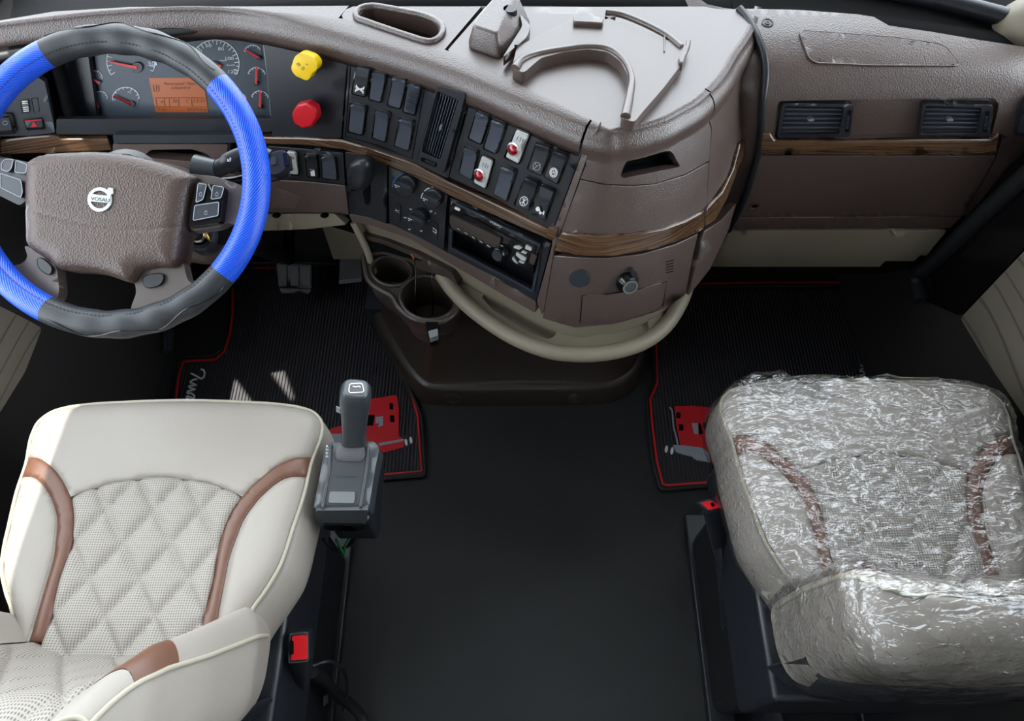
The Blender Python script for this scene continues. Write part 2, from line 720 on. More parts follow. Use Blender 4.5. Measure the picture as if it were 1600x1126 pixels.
def film():
    """clear stretch film: see-through, glossy, milky folds with white highlight streaks mixed into the colour"""
    m = bpy.data.materials.new('clear_stretch_film')
    m.use_nodes = True
    nt = m.node_tree
    nt.nodes.clear()
    out = nt.nodes.new('ShaderNodeOutputMaterial')
    tr = nt.nodes.new('ShaderNodeBsdfTransparent')
    tr.inputs[0].default_value = (.93, .93, .94, 1)
    gl = nt.nodes.new('ShaderNodeBsdfGlossy')
    gl.inputs['Roughness'].default_value = .17
    gl.inputs[0].default_value = (1, 1, 1, 1)
    g = nt.nodes.new('ShaderNodeNewGeometry')
    mp = nt.nodes.new('ShaderNodeMapping')
    mp.inputs['Scale'].default_value = (1, 2.2, 2.2)
    nt.links.new(g.outputs['Position'], mp.inputs[0])
    n = nt.nodes.new('ShaderNodeTexNoise')
    n.noise_type = 'RIDGED_MULTIFRACTAL'
    n.inputs['Scale'].default_value = 26
    n.inputs['Detail'].default_value = 6
    n.inputs['Distortion'].default_value = .9
    nt.links.new(mp.outputs[0], n.inputs['Vector'])
    bu = nt.nodes.new('ShaderNodeBump')
    bu.inputs['Strength'].default_value = .9
    bu.inputs['Distance'].default_value = .006
    n2 = nt.nodes.new('ShaderNodeTexNoise')
    n2.noise_type = 'RIDGED_MULTIFRACTAL'
    n2.inputs['Scale'].default_value = 60
    n2.inputs['Detail'].default_value = 4
    n2.inputs['Distortion'].default_value = 1.4
    nt.links.new(mp.outputs[0], n2.inputs['Vector'])
    sm = nt.nodes.new('ShaderNodeMath')
    sm.operation = 'MULTIPLY_ADD'
    sm.inputs[1].default_value = .4
    nt.links.new(n2.outputs['Fac'], sm.inputs[0])
    nt.links.new(n.outputs['Fac'], sm.inputs[2])
    nt.links.new(sm.outputs[0], bu.inputs['Height'])
    nt.links.new(bu.outputs[0], gl.inputs['Normal'])
    lw = nt.nodes.new('ShaderNodeFresnel')
    lw.inputs['IOR'].default_value = 1.4
    nt.links.new(bu.outputs[0], lw.inputs['Normal'])
    ad = nt.nodes.new('ShaderNodeMath')
    ad.operation = 'MULTIPLY_ADD'
    ad.inputs[1].default_value = 1.9
    ad.inputs[2].default_value = .03
    ad.use_clamp = True
    nt.links.new(lw.outputs[0], ad.inputs[0])
    cl = nt.nodes.new('ShaderNodeMath')
    cl.operation = 'MINIMUM'
    cl.inputs[1].default_value = .5
    nt.links.new(ad.outputs[0], cl.inputs[0])
    mx = nt.nodes.new('ShaderNodeMixShader')
    nt.links.new(cl.outputs[0], mx.inputs[0])
    nt.links.new(tr.outputs[0], mx.inputs[1])
    nt.links.new(gl.outputs[0], mx.inputs[2])
    df = nt.nodes.new('ShaderNodeBsdfDiffuse')
    df.inputs[0].default_value = (.92, .92, .94, 1)
    tl_ = nt.nodes.new('ShaderNodeBsdfTranslucent')
    tl_.inputs[0].default_value = (.92, .92, .94, 1)
    hz_ = nt.nodes.new('ShaderNodeMixShader')
    hz_.inputs[0].default_value = .35
    nt.links.new(df.outputs[0], hz_.inputs[1])
    nt.links.new(tl_.outputs[0], hz_.inputs[2])
    rp = nt.nodes.new('ShaderNodeMapRange')  # white on the ridges: film scatter plus painted-in highlights
    rp.inputs[1].default_value, rp.inputs[2].default_value = .8, 1.7
    rp.inputs[3].default_value, rp.inputs[4].default_value = .0, .85
    nt.links.new(n.outputs['Fac'], rp.inputs[0])
    mh = nt.nodes.new('ShaderNodeMixShader')
    nt.links.new(rp.outputs[0], mh.inputs[0])
    nt.links.new(mx.outputs[0], mh.inputs[1])
    nt.links.new(hz_.outputs[0], mh.inputs[2])
    nt.links.new(mh.outputs[0], out.inputs[0])
    return m


def glass():
    m = bpy.data.materials.new('window_glass')
    m.use_nodes = True
    nt = m.node_tree
    nt.nodes.clear()
    out = nt.nodes.new('ShaderNodeOutputMaterial')
    tr = nt.nodes.new('ShaderNodeBsdfTransparent')
    tr.inputs[0].default_value = (.95, .97, .97, 1)
    gl = nt.nodes.new('ShaderNodeBsdfGlossy')
    gl.inputs['Roughness'].default_value = .02
    fr = nt.nodes.new('ShaderNodeFresnel')
    fr.inputs['IOR'].default_value = 1.45
    mx = nt.nodes.new('ShaderNodeMixShader')
    nt.links.new(fr.outputs[0], mx.inputs[0])
    nt.links.new(tr.outputs[0], mx.inputs[1])
    nt.links.new(gl.outputs[0], mx.inputs[2])
    nt.links.new(mx.outputs[0], out.inputs[0])
    return m


def swirl():
    m = mat('taupe_door_panel_with_grain', (140, 130, 116), .5)
    nt = m.node_tree
    b = nt.nodes['Principled BSDF']
    g = nt.nodes['Geometry']
    mp = nt.nodes.new('ShaderNodeMapping')
    mp.inputs['Scale'].default_value = (1, 1.0, 2.2)
    nt.links.new(g.outputs['Position'], mp.inputs[0])
    w = nt.nodes.new('ShaderNodeTexWave')
    w.wave_type = 'RINGS'
    w.inputs['Scale'].default_value = 2.6
    w.inputs['Distortion'].default_value = 14
    w.inputs['Detail Scale'].default_value = .7
    w.inputs['Detail'].default_value = 1
    nt.links.new(mp.outputs[0], w.inputs['Vector'])
    r = nt.nodes.new('ShaderNodeValToRGB')
    r.color_ramp.elements[0].position, r.color_ramp.elements[1].position = .0, .07
    r.color_ramp.elements[0].color = lin((84, 76, 67))
    r.color_ramp.elements[1].color = lin((116, 108, 96))
    nt.links.new(w.outputs['Fac'], r.inputs[0])
    nt.links.new(r.outputs[0], b.inputs['Base Color'])
    return m


PERFB = perforated('perforated_cream_backrest', (1, 0, 1), (.5, 0, .5))
WOOD, BLUE, PERF, FILM, GLASS, SWIRL = wood(), carbon_blue(), perforated('perforated_cream_leather', (1, 1, 0), (.5, .5, 0)), film(), glass(), swirl()

# ------------------------------------------------------------------ the cab shell
def boxes(name, lst, m, kind='structure', label=None, parent=None, bevel=0):
    V, F = [], []
    for lo, hi in lst:
        k = len(V)
        for z in (lo[2], hi[2]):
            V += [(lo[0], lo[1], z), (hi[0], lo[1], z), (hi[0], hi[1], z), (lo[0], hi[1], z)]
        F += [tuple(k + i for i in f) for f in ((0, 1, 2, 3), (4, 5, 6, 7), (0, 1, 5, 4), (1, 2, 6, 5), (2, 3, 7, 6), (3, 0, 4, 7))]
    o = mk(name, V, F, m, parent, 0, bevel)
    if kind and parent is None:
        tag(o, label, None, None, kind)
    return o


floor = boxes('floor', [((-1.06, -1.6, -.05), (1.06, 1.5, 0))], FLOORM, label='black textured vinyl cab floor')
boxes('wall_front', [((-1.06, 1.45, 0), (1.06, 1.5, .88))], SHELLM, label='dark firewall behind the footwells')
wl = boxes('wall_left', [((-1.06, -1.6, 0), (-1.0, 1.45, .86)), ((-1.06, -1.6, .86), (-1.0, -.02, 1.1)), ((-1.06, -.35, 1.1), (-1.0, -.02, 1.9)), ((-1.06, -1.6, 1.1), (-1.0, -1.45, 1.9)), ((-1.06, -1.45, 1.75), (-1.0, -.35, 1.9)), ((-1.06, -1.6, 1.9), (-1.0, 1.05, 2.3)), ((-1.06, .93, .86), (-1.0, 1.45, 1.02))], SHELLM, label='dark left door side of the cab')
wr = boxes('wall_right', [((1.0, -1.6, 0), (1.06, 1.45, .86)), ((1.0, -1.6, .86), (1.06, -.02, 1.1)), ((1.0, -.35, 1.1), (1.06, -.02, 1.9)), ((1.0, -1.6, 1.1), (1.06, -1.45, 1.9)), ((1.0, -1.45, 1.75), (1.06, -.35, 1.9)), ((1.0, -1.6, 1.9), (1.06, 1.05, 2.3)), ((1.0, .93, .86), (1.06, 1.45, 1.02))], SHELLM, label='dark right door side of the cab')
boxes('wall_back', [((-1.06, -1.65, 0), (1.06, -1.6, 2.3))], HEAD, label='pale rear wall of the cab')
boxes('ceiling', [((-1.06, -1.6, 2.3), (1.06, .86, 2.34)), ((-1.06, .82, 1.98), (1.06, .9, 2.34))], HEAD, label='grey cab headliner')


def pane(name, quad, label, m=GLASS):
    V = [np.array(q, float) for q in quad]
    o = mk(name, V, [(0, 1, 2, 3)], m, None, 0)
    tag(o, label, None, None, 'structure')
    return o


pane('window_1', [(-1.0, 1.36, 1.03), (1.0, 1.36, 1.03), (.95, .88, 2.0), (-.95, .88, 2.0)], 'clear windscreen above the dashboard')
pane('window_2', [(-1.03, -.02, .86), (-1.03, .93, .86), (-1.03, .93, 1.9), (-1.03, -.02, 1.9)], 'clear side window of the left door')
pane('window_3', [(1.03, -.02, .86), (1.03, .93, .86), (1.03, .93, 1.9), (1.03, -.02, 1.9)], 'clear side window of the right door')
pane('fill_window_left', [(-1.03, -1.45, 1.1), (-1.03, -.35, 1.1), (-1.03, -.35, 1.75), (-1.03, -1.45, 1.75)], 'clear unseen left sleeper window, added to let fill daylight in behind the seats')  # out-of-view opening added for daylight fill from behind
pane('fill_window_right', [(1.03, -1.45, 1.1), (1.03, -.35, 1.1), (1.03, -.35, 1.75), (1.03, -1.45, 1.75)], 'clear unseen right sleeper window, added to let fill daylight in behind the seats')  # matching unseen opening, added for the same fill light

# pillars at the ends of the dashboard
tube('trim_1', spline([(.89, 1.2, .92), (.912, 1.168, 1.0), (.955, 1.13, 1.12), (.985, 1.0, 1.6), (.97, .88, 2.0)], 6), [.055] * 12 + [.045] * 13, BEIGE, None, 14)
tag(bpy.data.objects['trim_1'], 'beige windscreen pillar trim at the right end of the dashboard', None, None, 'structure')
tube('trim_2', spline([(-1.06, 1.25, .98), (-1.03, 1.17, 1.06), (-1.02, 1.1, 1.3), (-.99, .98, 1.7), (-.97, .88, 2.0)], 6), .045, BEIGE, None, 14)
tag(bpy.data.objects['trim_2'], 'beige windscreen pillar trim at the left end of the dashboard', None, None, 'structure')

cw = thing('windscreen_cowl', (0, 1.5, .98), 'black cowl strip below the windscreen behind the dashboard', 'cowl')
X = np.linspace(-1.04, 1.04, 40)
rows = []
for dy, z in ((-.02, .985), (.0, 1.005), (.03, 1.010), (.10, .99), (.22, .96), (.5, .93)):
    rows.append([(x, 1.235 - .13 * (x / .9) ** 2 + dy, z) for x in X])
loft('cowl_panel', rows, DEEP, cw)
tube('wiper_arm', spline([(.15, 1.33, 1.012), (.5, 1.30, 1.02), (.75, 1.235, 1.02), (.9, 1.17, 1.02), (1.0, 1.16, 1.01)], 8), .016, BLACK, cw, 10)
tube('seal', [(x, 1.222 - .13 * (x / .9) ** 2, 1.004) for x in X], .008, RUBBER, cw, 8)

# ------------------------------------------------------------------ dashboard surfaces
Tp = spline([(-1.0, 1.10), (-.85, 1.135), (-.7, 1.162), (-.55, 1.172), (-.45, 1.158), (-.284, 1.10), (-.10, 1.013), (.112, .88), (.173, .872),
             (.235, .892), (.272, .916), (.309, .946), (.352, 1.0), (.378, 1.047), (.42, 1.12), (.45, 1.2)], 16)
Ts = np.concatenate([[0], np.cumsum(np.linalg.norm(np.diff(Tp, axis=0), axis=1))])
Tt = nrm(np.gradient(Tp, axis=0))


def plan(s):
    s = np.clip(s, 0, Ts[-1])
    P = np.stack([np.interp(s, Ts, Tp[:, 0]), np.interp(s, Ts, Tp[:, 1])], -1)
    t = nrm(np.stack([np.interp(s, Ts, Tt[:, 0]), np.interp(s, Ts, Tt[:, 1])], -1))
    return P, np.stack([t[:, 1], -t[:, 0]], -1)


def f_fascia(s, z):
    s, z = np.broadcast_arrays(np.atleast_1d(s), np.atleast_1d(z))
    P, n = plan(s)
    q = P + n * (.3 * (1 - z))[:, None]
    return np.column_stack([q, z])


FA = Surf(f_fascia, 0, Ts[-1], .5, 1.02, 56)


def s_at(x, y):
    return float(FA.st([(x, y)])[0][0])


Gp = spline([(1.25, .40), (1.15, .43), (1.085, .452), (1.05, .468), (1.036, .50), (1.03, .56), (1.03, .625), (1.03, .74), (1.03, .83), (1.03, .86), (1.031, .92), (1.034, .955), (1.042, .982), (1.062, 1.004), (1.095, 1.02),
             (1.14, 1.031), (1.25, 1.042), (1.4, 1.05)], 40)
Gs = np.concatenate([[0], np.cumsum(np.linalg.norm(np.diff(Gp, axis=0), axis=1))])


def f_glove(x, t):
    x, t = np.broadcast_arrays(np.atleast_1d(x), np.atleast_1d(t))
    y = np.interp(t, Gs, Gp[:, 0]) + 1.6 * np.clip(x - .84, 0, 1) ** 2
    return np.column_stack([x, y, np.interp(t, Gs, Gp[:, 1])])


GA = Surf(f_glove, .36, 1.0, 0, Gs[-1], 50)
TOPZ = 1.038
TO = PlaneS((0, 0, TOPZ), (0, 0, 1), (0, 1, 0))
z1 = zc(0, 0, .3375)
z2 = zc(400, 0, .3375)
z3 = zc(700, 0, .3375)
z4 = zc(1060, 0, .3375)
z5 = zc(0, 220, .3375)
z6 = zc(500, 220, .3375)
z7 = zc(700, 250, .3553)
z8 = zc(1060, 300, .3375)

dash = thing('dashboard', (0, 1.1, .5), 'brown wraparound truck dashboard with wood trim and black switch fascia', 'dashboard')

# dark carcass behind the fascia plates
ss = np.linspace(0, Ts[-1], 120)
rows = []
for z in (.60, .8, .96, 1.02):
    P = f_fascia(ss, np.full(120, z))
    rows.append(P - .055 * FA.nor_st(ss, np.full(120, z)))
loft('carcass', rows, DEEP, dash)
xs = np.linspace(.40, .97, 24)
rows = [f_glove(xs, np.full(24, t)) - .03 * GA.nor_st(xs, np.full(24, t)) for t in np.linspace(.16, Gs[-1], 30)]
loft('carcass', rows, DEEP, dash)


# rolled front edge of the upper pad
def lip(name, s0, s1, zlow, n=90, col=BROWN):
    s = np.linspace(s0, s1, n)
    P, nn = plan(s)
    x = P[:, 0]
    d = np.interp(x, [-.5, -.42, -.28, -.11, .112, .16, .45], [.014, .022, .05, .043, .026, .016, .018])
    prof = [(.004 + .3 * (1 - zlow), zlow), (.004 + .3 * .012, .988), (.0075, 1.0), (.0085, 1.008), (.0065, 1.018), (.001, 1.027), (-.008, 1.034), (-.35, 1.037), (-1, TOPZ)]
    rows = []
    for o, z in prof:
        oo = np.where(o >= -.009, o, o * d)
        rows.append(np.column_stack([P + nn * oo[:, None] if np.ndim(oo) else P + nn * oo, np.full(n, z)]))
    return loft(name, rows, col, dash, smooth=180), np.array(rows[-1])


s_b = s_at(911, 231)
s_n = s_at(1107, 165)
_, seamA = lip('upper_pad', .02, s_b - .003, .994, 140)
_, seamB = lip('console_rim', s_b + .001, s_n - .0015, .987, 50)
_, seamC = lip('console_rim', s_n + .0015, Ts[-1] - .02, .987, 40)

pA = proj(seamA)
left_seam = [tuple(p) for p in pA if p[0] < 530]
back = [(545, 9), (202, 11), (84, 18), (0, 32), (-90, 52)]
plate('top_panel', TO, left_seam[::1] + back, -.03, 0, BROWN, dash, step=40, smooth=60)
slot_out = spline([(557, 28), (561, 16), (578, 11), (600, 13), (660, 25), (686, 37), (692, 50), (684, 62), (668, 66), (640, 58), (575, 36)], 4, True)
slot_in = spline([(563, 27), (567, 18), (580, 14.5), (600, 16), (660, 28), (681, 39), (686, 49), (680, 57), (668, 60), (640, 53), (580, 33)], 4, True)
seam_mid = [tuple(p) for p in pA if 533 <= p[0] < 692]
mid = [(534, 24), (540, 15), (552, 10)] + [(752, 10), (694, 78)] + seam_mid[::-1]
plate('slot_panel', TO, np.array([(px, py) for px, py in mid]), -.03, 0, BROWN, dash, holes=[slot_in], step=14, smooth=60)
tube('slot_rim', TO.pt(spline([tuple(p) for p in slot_out[::4]], 4, True), .001), .006, BROWN, dash, 10, True)
plate('slot_floor', TO, slot_out, -.09, -.055, DEEP, dash)
loft('slot_wall', [TO.pt(slot_in, .0), TO.pt(slot_in, 0) * [.998, 1, 1] - [0, 0, .06]], DKBROWN, dash, closed=True)

tray_seam = [tuple(p) for p in pA if 700 <= p[0]]
seam_n = [tuple(p) for p in proj(seamB)]
seam_c = [tuple(p) for p in proj(seamC) if p[1] > 14]
tray = [(758, 10), (700, 76)] + tray_seam + seam_n + seam_c + [(1122, 13), (1100, 9)]
tr = plate('top_tray', TO, np.array(tray), -.03, -.0012, BROWNS, dash, step=24, bevel=.0015, smooth=60)

plat = z3((295, 315), (318, 215), (580, 88), (582, 66), (700, 60), (765, 92), (900, 140), (1000, 180), (1095, 205), (1112, 222), (1095, 280), (1000, 405), (900, 520), (862, 566), (800, 546), (828, 440), (838, 360), (800, 285),
          (740, 240), (650, 228), (540, 240), (430, 268), (350, 338))
plate('raised_shelf', TO, rr(plat, 6, 3), -.002, .018, BROWNS, tr, step=12, bevel=.003)
arc = spline(z3((310, 318), (345, 275), (420, 247), (540, 226), (650, 214), (745, 226), (815, 280), (850, 360), (842, 440), (822, 540)), 6)
w = np.full(len(arc), .005)
w[-14:] = np.linspace(.005, .008, 14)
w[:12] = np.linspace(.008, .005, 12)
tube('shelf_lip', TO.pt(sight(TO, arc, .018), .018), w, BROWNS, tr, 12)
tube('shelf_rail', TO.pt(spline(z3((725, 100), (800, 112), (900, 152), (1000, 205), (1070, 262)), 6), .018), .0055, BROWNS, tr, 10)
tube('shelf_rail', TO.pt(spline(z3((1105, 225), (1098, 262), (1060, 330), (980, 420), (900, 525)), 6), .014), .004, BROWNS, tr, 10)
plate('clip', TO, z3((580, 100), (582, 66), (615, 58), (722, 82), (718, 108)), .008, .026, BROWNS, tr, bevel=.002)
plate('clip', TO, z3((1068, 262), (1098, 236), (1104, 250), (1088, 292), (1072, 288)), .008, .024, BROWNS, tr, bevel=.002)
plate('clip_tab', TO, z3((722, 76), (775, 66), (778, 74), (724, 92)), .008, .018, BROWNS, tr, bevel=.001)
plate('clip_tab', TO, z3((1000, 165), (1008, 165), (1006, 238), (998, 238)), .008, .02, BROWNS, tr, bevel=.001)

# covered sensor block on the tray
bl = np.array(z3((92, 222), (104, 168), (238, 26), (330, 40), (384, 118), (366, 172), (238, 272)))
cen = bl.mean(0)
b0 = rr(bl, 8, 3)
tops = rr(np.array(z3((118, 200), (138, 158), (246, 34), (316, 46), (318, 60), (262, 150), (232, 238))), 6, 3)
m_ = len(b0)
loft('sensor_cover', [TO.pt(b0, -.002), TO.pt(b0, .006), TO.pt(tops, .034)], BROWN, tr, closed=True, caps=True, bevel=.003)
rg = np.array(z3((330, 60), (384, 118), (366, 172), (250, 268), (300, 190), (345, 120)))
plate('sensor_cover_rib', TO, rr(rg, 6, 3), .004, .022, BROWN, tr, bevel=.004)
plate('sensor_cap', TO, ell(797, 13, 11, 6), .0, .034, BLACK, tr, bevel=.002)

# ------------------------------------------------------------------ fascia plates
O1 = .004
fas = lambda name, poly, m=BLACK, holes=(), o1=O1, step=16, bevel=.0012, **k: plate(name, FA, poly, -.012, o1, m, dash, holes, step, bevel, **k)
fas('valve_fascia', rr(z2((37, 207), (424, 246), (393, 638), (77, 630)), 2, 2))
vent_out = np.array(z2((838, 392), (972, 432), (868, 808), (742, 758)))
fas('switch_fascia', rr(z2((431, 250), (610, 282), (790, 345), (985, 442), (888, 826), (730, 752), (560, 690), (402, 640)), 2, 2), holes=[rr(vent_out, 6)], step=14)
ribbons('fascia_groove', FA, [np.array(z2((440, 262), (600, 298), (786, 376), (722, 735), (560, 672), (415, 632), (440, 262)))], 1.6, O1, DEEP, dash)
fas('switch_fascia', rr(z2((997, 446), (1250, 560), (1514, 690), (1372, 1072), (1130, 930), (892, 820)), 3, 2))
fas('lever_fascia', rr(z2((412, 702), (520, 722), (608, 762), (603, 1034), (520, 1005), (432, 990)), 2, 2))
fas('climate_fascia', rr(z2((614, 768), (750, 830), (884, 902)) + z6((572, 508), (450, 440), (320, 380)), 2, 2))
radio_hole = np.array(z6((612, 296), (1022, 498), (985, 700), (602, 500)))
fas('radio_fascia', rr(z6((602, 262), (840, 372), (1066, 490), (1000, 742), (800, 625), (590, 516)), 2, 2), holes=[rr(radio_hole, 3)])
zb = zc(280, 220, .17767)
fas('knee_fascia', rr([(418, 228)] + zb((1080, 70), (1440, 108), (1458, 382), (1150, 350), (820, 330)) + [(414, 278)], 2, 2))
fas('knee_panel', rr([(240, 262), (330, 268), (426, 281), (480, 284), (539, 290), (545, 336), (528, 332), (240, 332)], 2, 2), BROWN)
brk = plate('knee_bracket', FA, rr([(400, 334), (522, 333), (541, 351), (480, 358), (400, 361)], 3), -.02, -.002, BEIGE, dash, bevel=.002)
for c in ((432, 336.5), (507, 336.5)):
    plate('bracket_bolt', FA, ell(c[0], c[1], 6.5, 3.6, 14), -.003, .001, BLACKG, brk)
fas('lower_edge', rr([(546, 337)] + z2((432, 992), (520, 1008), (603, 1037)) + z6((320, 383), (450, 443), (590, 519), (800, 628), (1000, 746)) + [(836, 489)] + z6((860, 720), (640, 590), (420, 455), (250, 395), (150, 375)), 2, 2), BROWNS, o1=.006, bevel=.0004)
fas('fascia_edge', rr(z2((1517, 692), (1580, 580)) + [(935, 200), (921, 236), (876, 362)] + z6((1085, 500), (1035, 790)) + [(846, 492), (839, 470), (862, 386)] + z2((1374, 1074)), 2, 2), BROWN, o1=.006)
tt = [(398, 213), (425, 214.5), (470, 215), (535, 219), (589, 235), (646, 255), (699, 283), (780, 321), (859, 359)]
tb = [(862, 377), (780, 341), (697, 304), (640, 274), (602, 257), (535, 234), (470, 227), (420, 226), (398, 226)]
fas('wood_trim', np.array(tt + tb), WOOD, o1=.009, step=8, bevel=.003)
fas('wood_trim', np.array([(0, 219), (45, 214), (85, 211), (93, 216), (100, 217), (168, 217), (176, 236), (0, 242)]), WOOD, o1=.009, step=10, bevel=.003)
plate('wood_trim', FA, rr(z2((1352, 1052), (1395, 1058), (1384, 1108), (1345, 1100)), 2), 0, .013, WOOD, dash, bevel=.002)
# left of the instruments
fas('hazard_fascia', rr([(-70, 120), (55, 118), (70, 128), (86, 207), (45, 212), (-70, 214)], 2), SLATE)
fas('driver_shelf', rr([(88, 186), (432, 186), (424, 206), (330, 210), (176, 210), (88, 210)], 3), BLACK, o1=.002)
plate('driver_shelf_edge', FA, rr([(176, 211), (394, 211), (390, 222), (340, 224), (178, 224)], 3), -.015, .016, SLATE, dash, bevel=.003)
hl = rr([(222, 246), (236, 234), (300, 233), (322, 240), (338, 252), (300, 252)], 4)
plate('column_bridge', FA, rr([(176, 225), (356, 225), (352, 262), (176, 262)], 4), -.02, .010, BROWNS, dash, holes=[hl], bevel=.002)

# rounded console nose: cap with finger slot, mid panel, wood band, lower panel
slot = spline([(970, 274), (973, 264), (978, 254), (989, 245), (1015, 241), (1042, 236), (1051, 239), (1057, 250), (1062, 259), (1055, 262), (1020, 269), (985, 276), (974, 278)], 3, True)
cap = [tuple(p) for p in proj(f_fascia(np.linspace(s_b + .003, s_n - .002, 14), np.full(14, .9885)))]
fas('console_cap', np.array(cap + z3((1218, 600), (1210, 742), (1100, 805), (960, 848), (850, 857), (720, 850), (614, 826), (640, 760))), BROWN, holes=[slot], step=16, bevel=.0)
plate('slot_floor', FA, rr([(962, 284), (970, 244), (1035, 228), (1058, 232), (1070, 266)], 4), -.05, -.035, DEEP, dash)
loft('slot_wall', [FA.pt(slot, .004), FA.pt(slot, -.04)], BLACK, dash, closed=True)  # black in place of brown: shade inside the slot put into the colour
fas('console_panel', np.array(z3((612, 832), (720, 856), (850, 863), (960, 853), (1100, 811), (1209, 750), (1195, 965), (1100, 1020), (1000, 1055), (850, 1085), (700, 1090), (520, 1076))), BROWN)
band_t = z3((520, 1076), (600, 1086), (700, 1093), (850, 1087), (1000, 1058), (1100, 1022), (1192, 972))
band_b = [(1099, 358), (1060, 378), (1010, 392), (960, 401), (915, 401), (866, 391)]
fas('wood_band', np.array(band_t + band_b), WOOD, o1=.010, step=8, bevel=.003)
lowp = z7((462, 420), (560, 428), (700, 432), (850, 415), (1000, 372), (1100, 325), (1078, 420), (1045, 590), (960, 648), (850, 690), (720, 722), (560, 738), (415, 695), (440, 560))
fas('console_lower', np.array(lowp), BROWN)
plate('lower_drawer', FA, rr(z7((590, 596), (700, 590), (830, 570), (962, 533), (942, 648), (850, 682), (720, 712), (582, 722)), 2, 2), .003, .0062, BROWN, dash, bevel=.001)
ribbons('drawer_gap', FA, [np.array(z7((580, 716), (590, 596), (700, 590), (830, 570), (963, 533), (944, 645)))], 1.4, .0064, DEEP, dash)
plate('blanking_cap', FA, ell(905, 435.5, 16.5, 13.5), .003, .0075, SLATE, dash, bevel=.001)
ribbons('speaker_slit', FA, [np.array(z7((958, 448 + 12 * i), (992, 440 + 12 * i))) for i in range(5)], 1.4, .0042, DEEP, dash)
# side return of the console
side = [tuple(p) for p in proj(f_fascia(np.linspace(s_n + .002, Ts[-1] - .03, 10), np.full(10, .9885)))]
fas('console_side', np.array(side + z3((1400, 560), (1395, 608), (1350, 660), (1320, 780), (1196, 962), (1212, 742), (1222, 600))), BROWNS)
fas('wood_band', np.array(z3((1197, 968), (1270, 890), (1322, 786), (1345, 700), (1352, 665), (1385, 640), (1400, 690), (1350, 770), (1290, 930), (1240, 1020), (1190, 1050))), WOOD, o1=.010, step=8, bevel=.003)
fas('console_lower', np.array([(1101, 361), (1128, 344), (1150, 318), (1140, 356), (1110, 420), (1086, 450), (1076, 462)]), BROWNS)

# ------------------------------------------------------------------ glovebox side
gpl = lambda name, poly, m=BROWN, holes=(), o1=.004, step=9, bevel=.0012, o0=-.012, **k: plate(name, GA, poly, o0, o1, m, dash, holes, step, bevel, **k)
hole = rr(z4((462, 468), (1455, 452), (1486, 480), (1448, 640), (442, 648)), 6)
upper = z4((290, 40), (550, 45), (830, 66), (905, 78), (975, 118), (1180, 148), (1400, 186), (1600, 216), (1660, 240), (1660, 600), (1560, 650), (1490, 618), (440, 655), (430, 618), (386, 612), (388, 480), (402, 330), (366, 180), (310, 70))
gpl('glovebox_top', np.array(upper), holes=[hole], smooth=60)
gpl('vent_surround', rr(z4((440, 455), (1480, 440), (1500, 480), (1460, 660), (430, 665)), 6), BROWN, o1=-.006, o0=-.025)
gpl('speaker_lid', rr(z4((556, 140), (1000, 172), (1236, 206), (1306, 304), (900, 302), (612, 290)), [10, 2, 16, 10, 2, 14]), BROWN, o0=0, o1=.0068, bevel=.0012)
lidp = rr(z4((556, 140), (1000, 172), (1236, 206), (1306, 304), (900, 302), (612, 290)), [10, 2, 16, 10, 2, 14])
tube('speaker_lid_bead', GA.pt(sight(GA, lidp, .006), .006), .0014, BROWNS, dash, 6, True)
gpl('wood_trim', np.array(z4((388, 618), (430, 622), (446, 652), (700, 656), (1448, 650), (1488, 620), (1470, 716), (900, 720), (372, 716))), WOOD, o1=.010, step=12, bevel=.003)
gpl('glovebox_door', rr(z4((370, 722), (1470, 722), (1315, 1000), (262, 1006), (285, 940)), 2, 2), BROWN)
gpl('glovebox_sill', rr(z4((262, 1009), (1313, 1003), (1256, 1056), (236, 1060)), 2, 2), BROWN, o1=.005)
gpl('lower_dash', rr(z8((238, 180), (1248, 172), (1200, 230), (1112, 340), (1050, 374), (600, 388), (112, 394), (150, 330), (160, 300)), [2, 8, 2, 14, 10, 2, 6, 2, 2]), BEIGE, bevel=.004)
gpl('dash_end', rr(z4((1478, 716), (1500, 640), (1660, 600), (1640, 700), (1330, 1010)), 3), BROWN, o1=.0)
gk = GA.pt(spline(z4((280, 44), (330, 110), (385, 230), (402, 340), (388, 480), (382, 640), (350, 770), (300, 930), (232, 1062)), 5), .002)
tube('seam_gasket', gk, .007, BLACK, dash, 8)
gpx = spline([(1150, 10), (1178, 50), (1191, 100), (1192, 150), (1188, 205), (1167, 290), (1138, 358), (1128, 380)], 5)
ga_ = GA.pt(gpx, -.006)
loft('console_return', [ga_ + [.012, .012, 0], ga_, ga_ + [-.02, .004, 0], ga_ + [-.045, .02, -.004], ga_ + [-.10, .10, -.01]], BROWN, dash, smooth=180)
for c in ((1198, 38.5), (1178.5, 319)):
    q = GA.pt([c], .004)[0]
    n_ = GA.nor([c])[0]
    sc = lathe('screw_recess', [(.010, -.002), (.0105, .001), (.0085, .0015), (.007, -.001), (.0, -.001)], q, n_, DKBROWN, dash, 20)
    lathe('screw_head', [(.0048, -.001), (.0046, .0012), (.002, .0014), (.0018, .0004), (0, .0004)], q, n_, BLACKG, sc, 12)


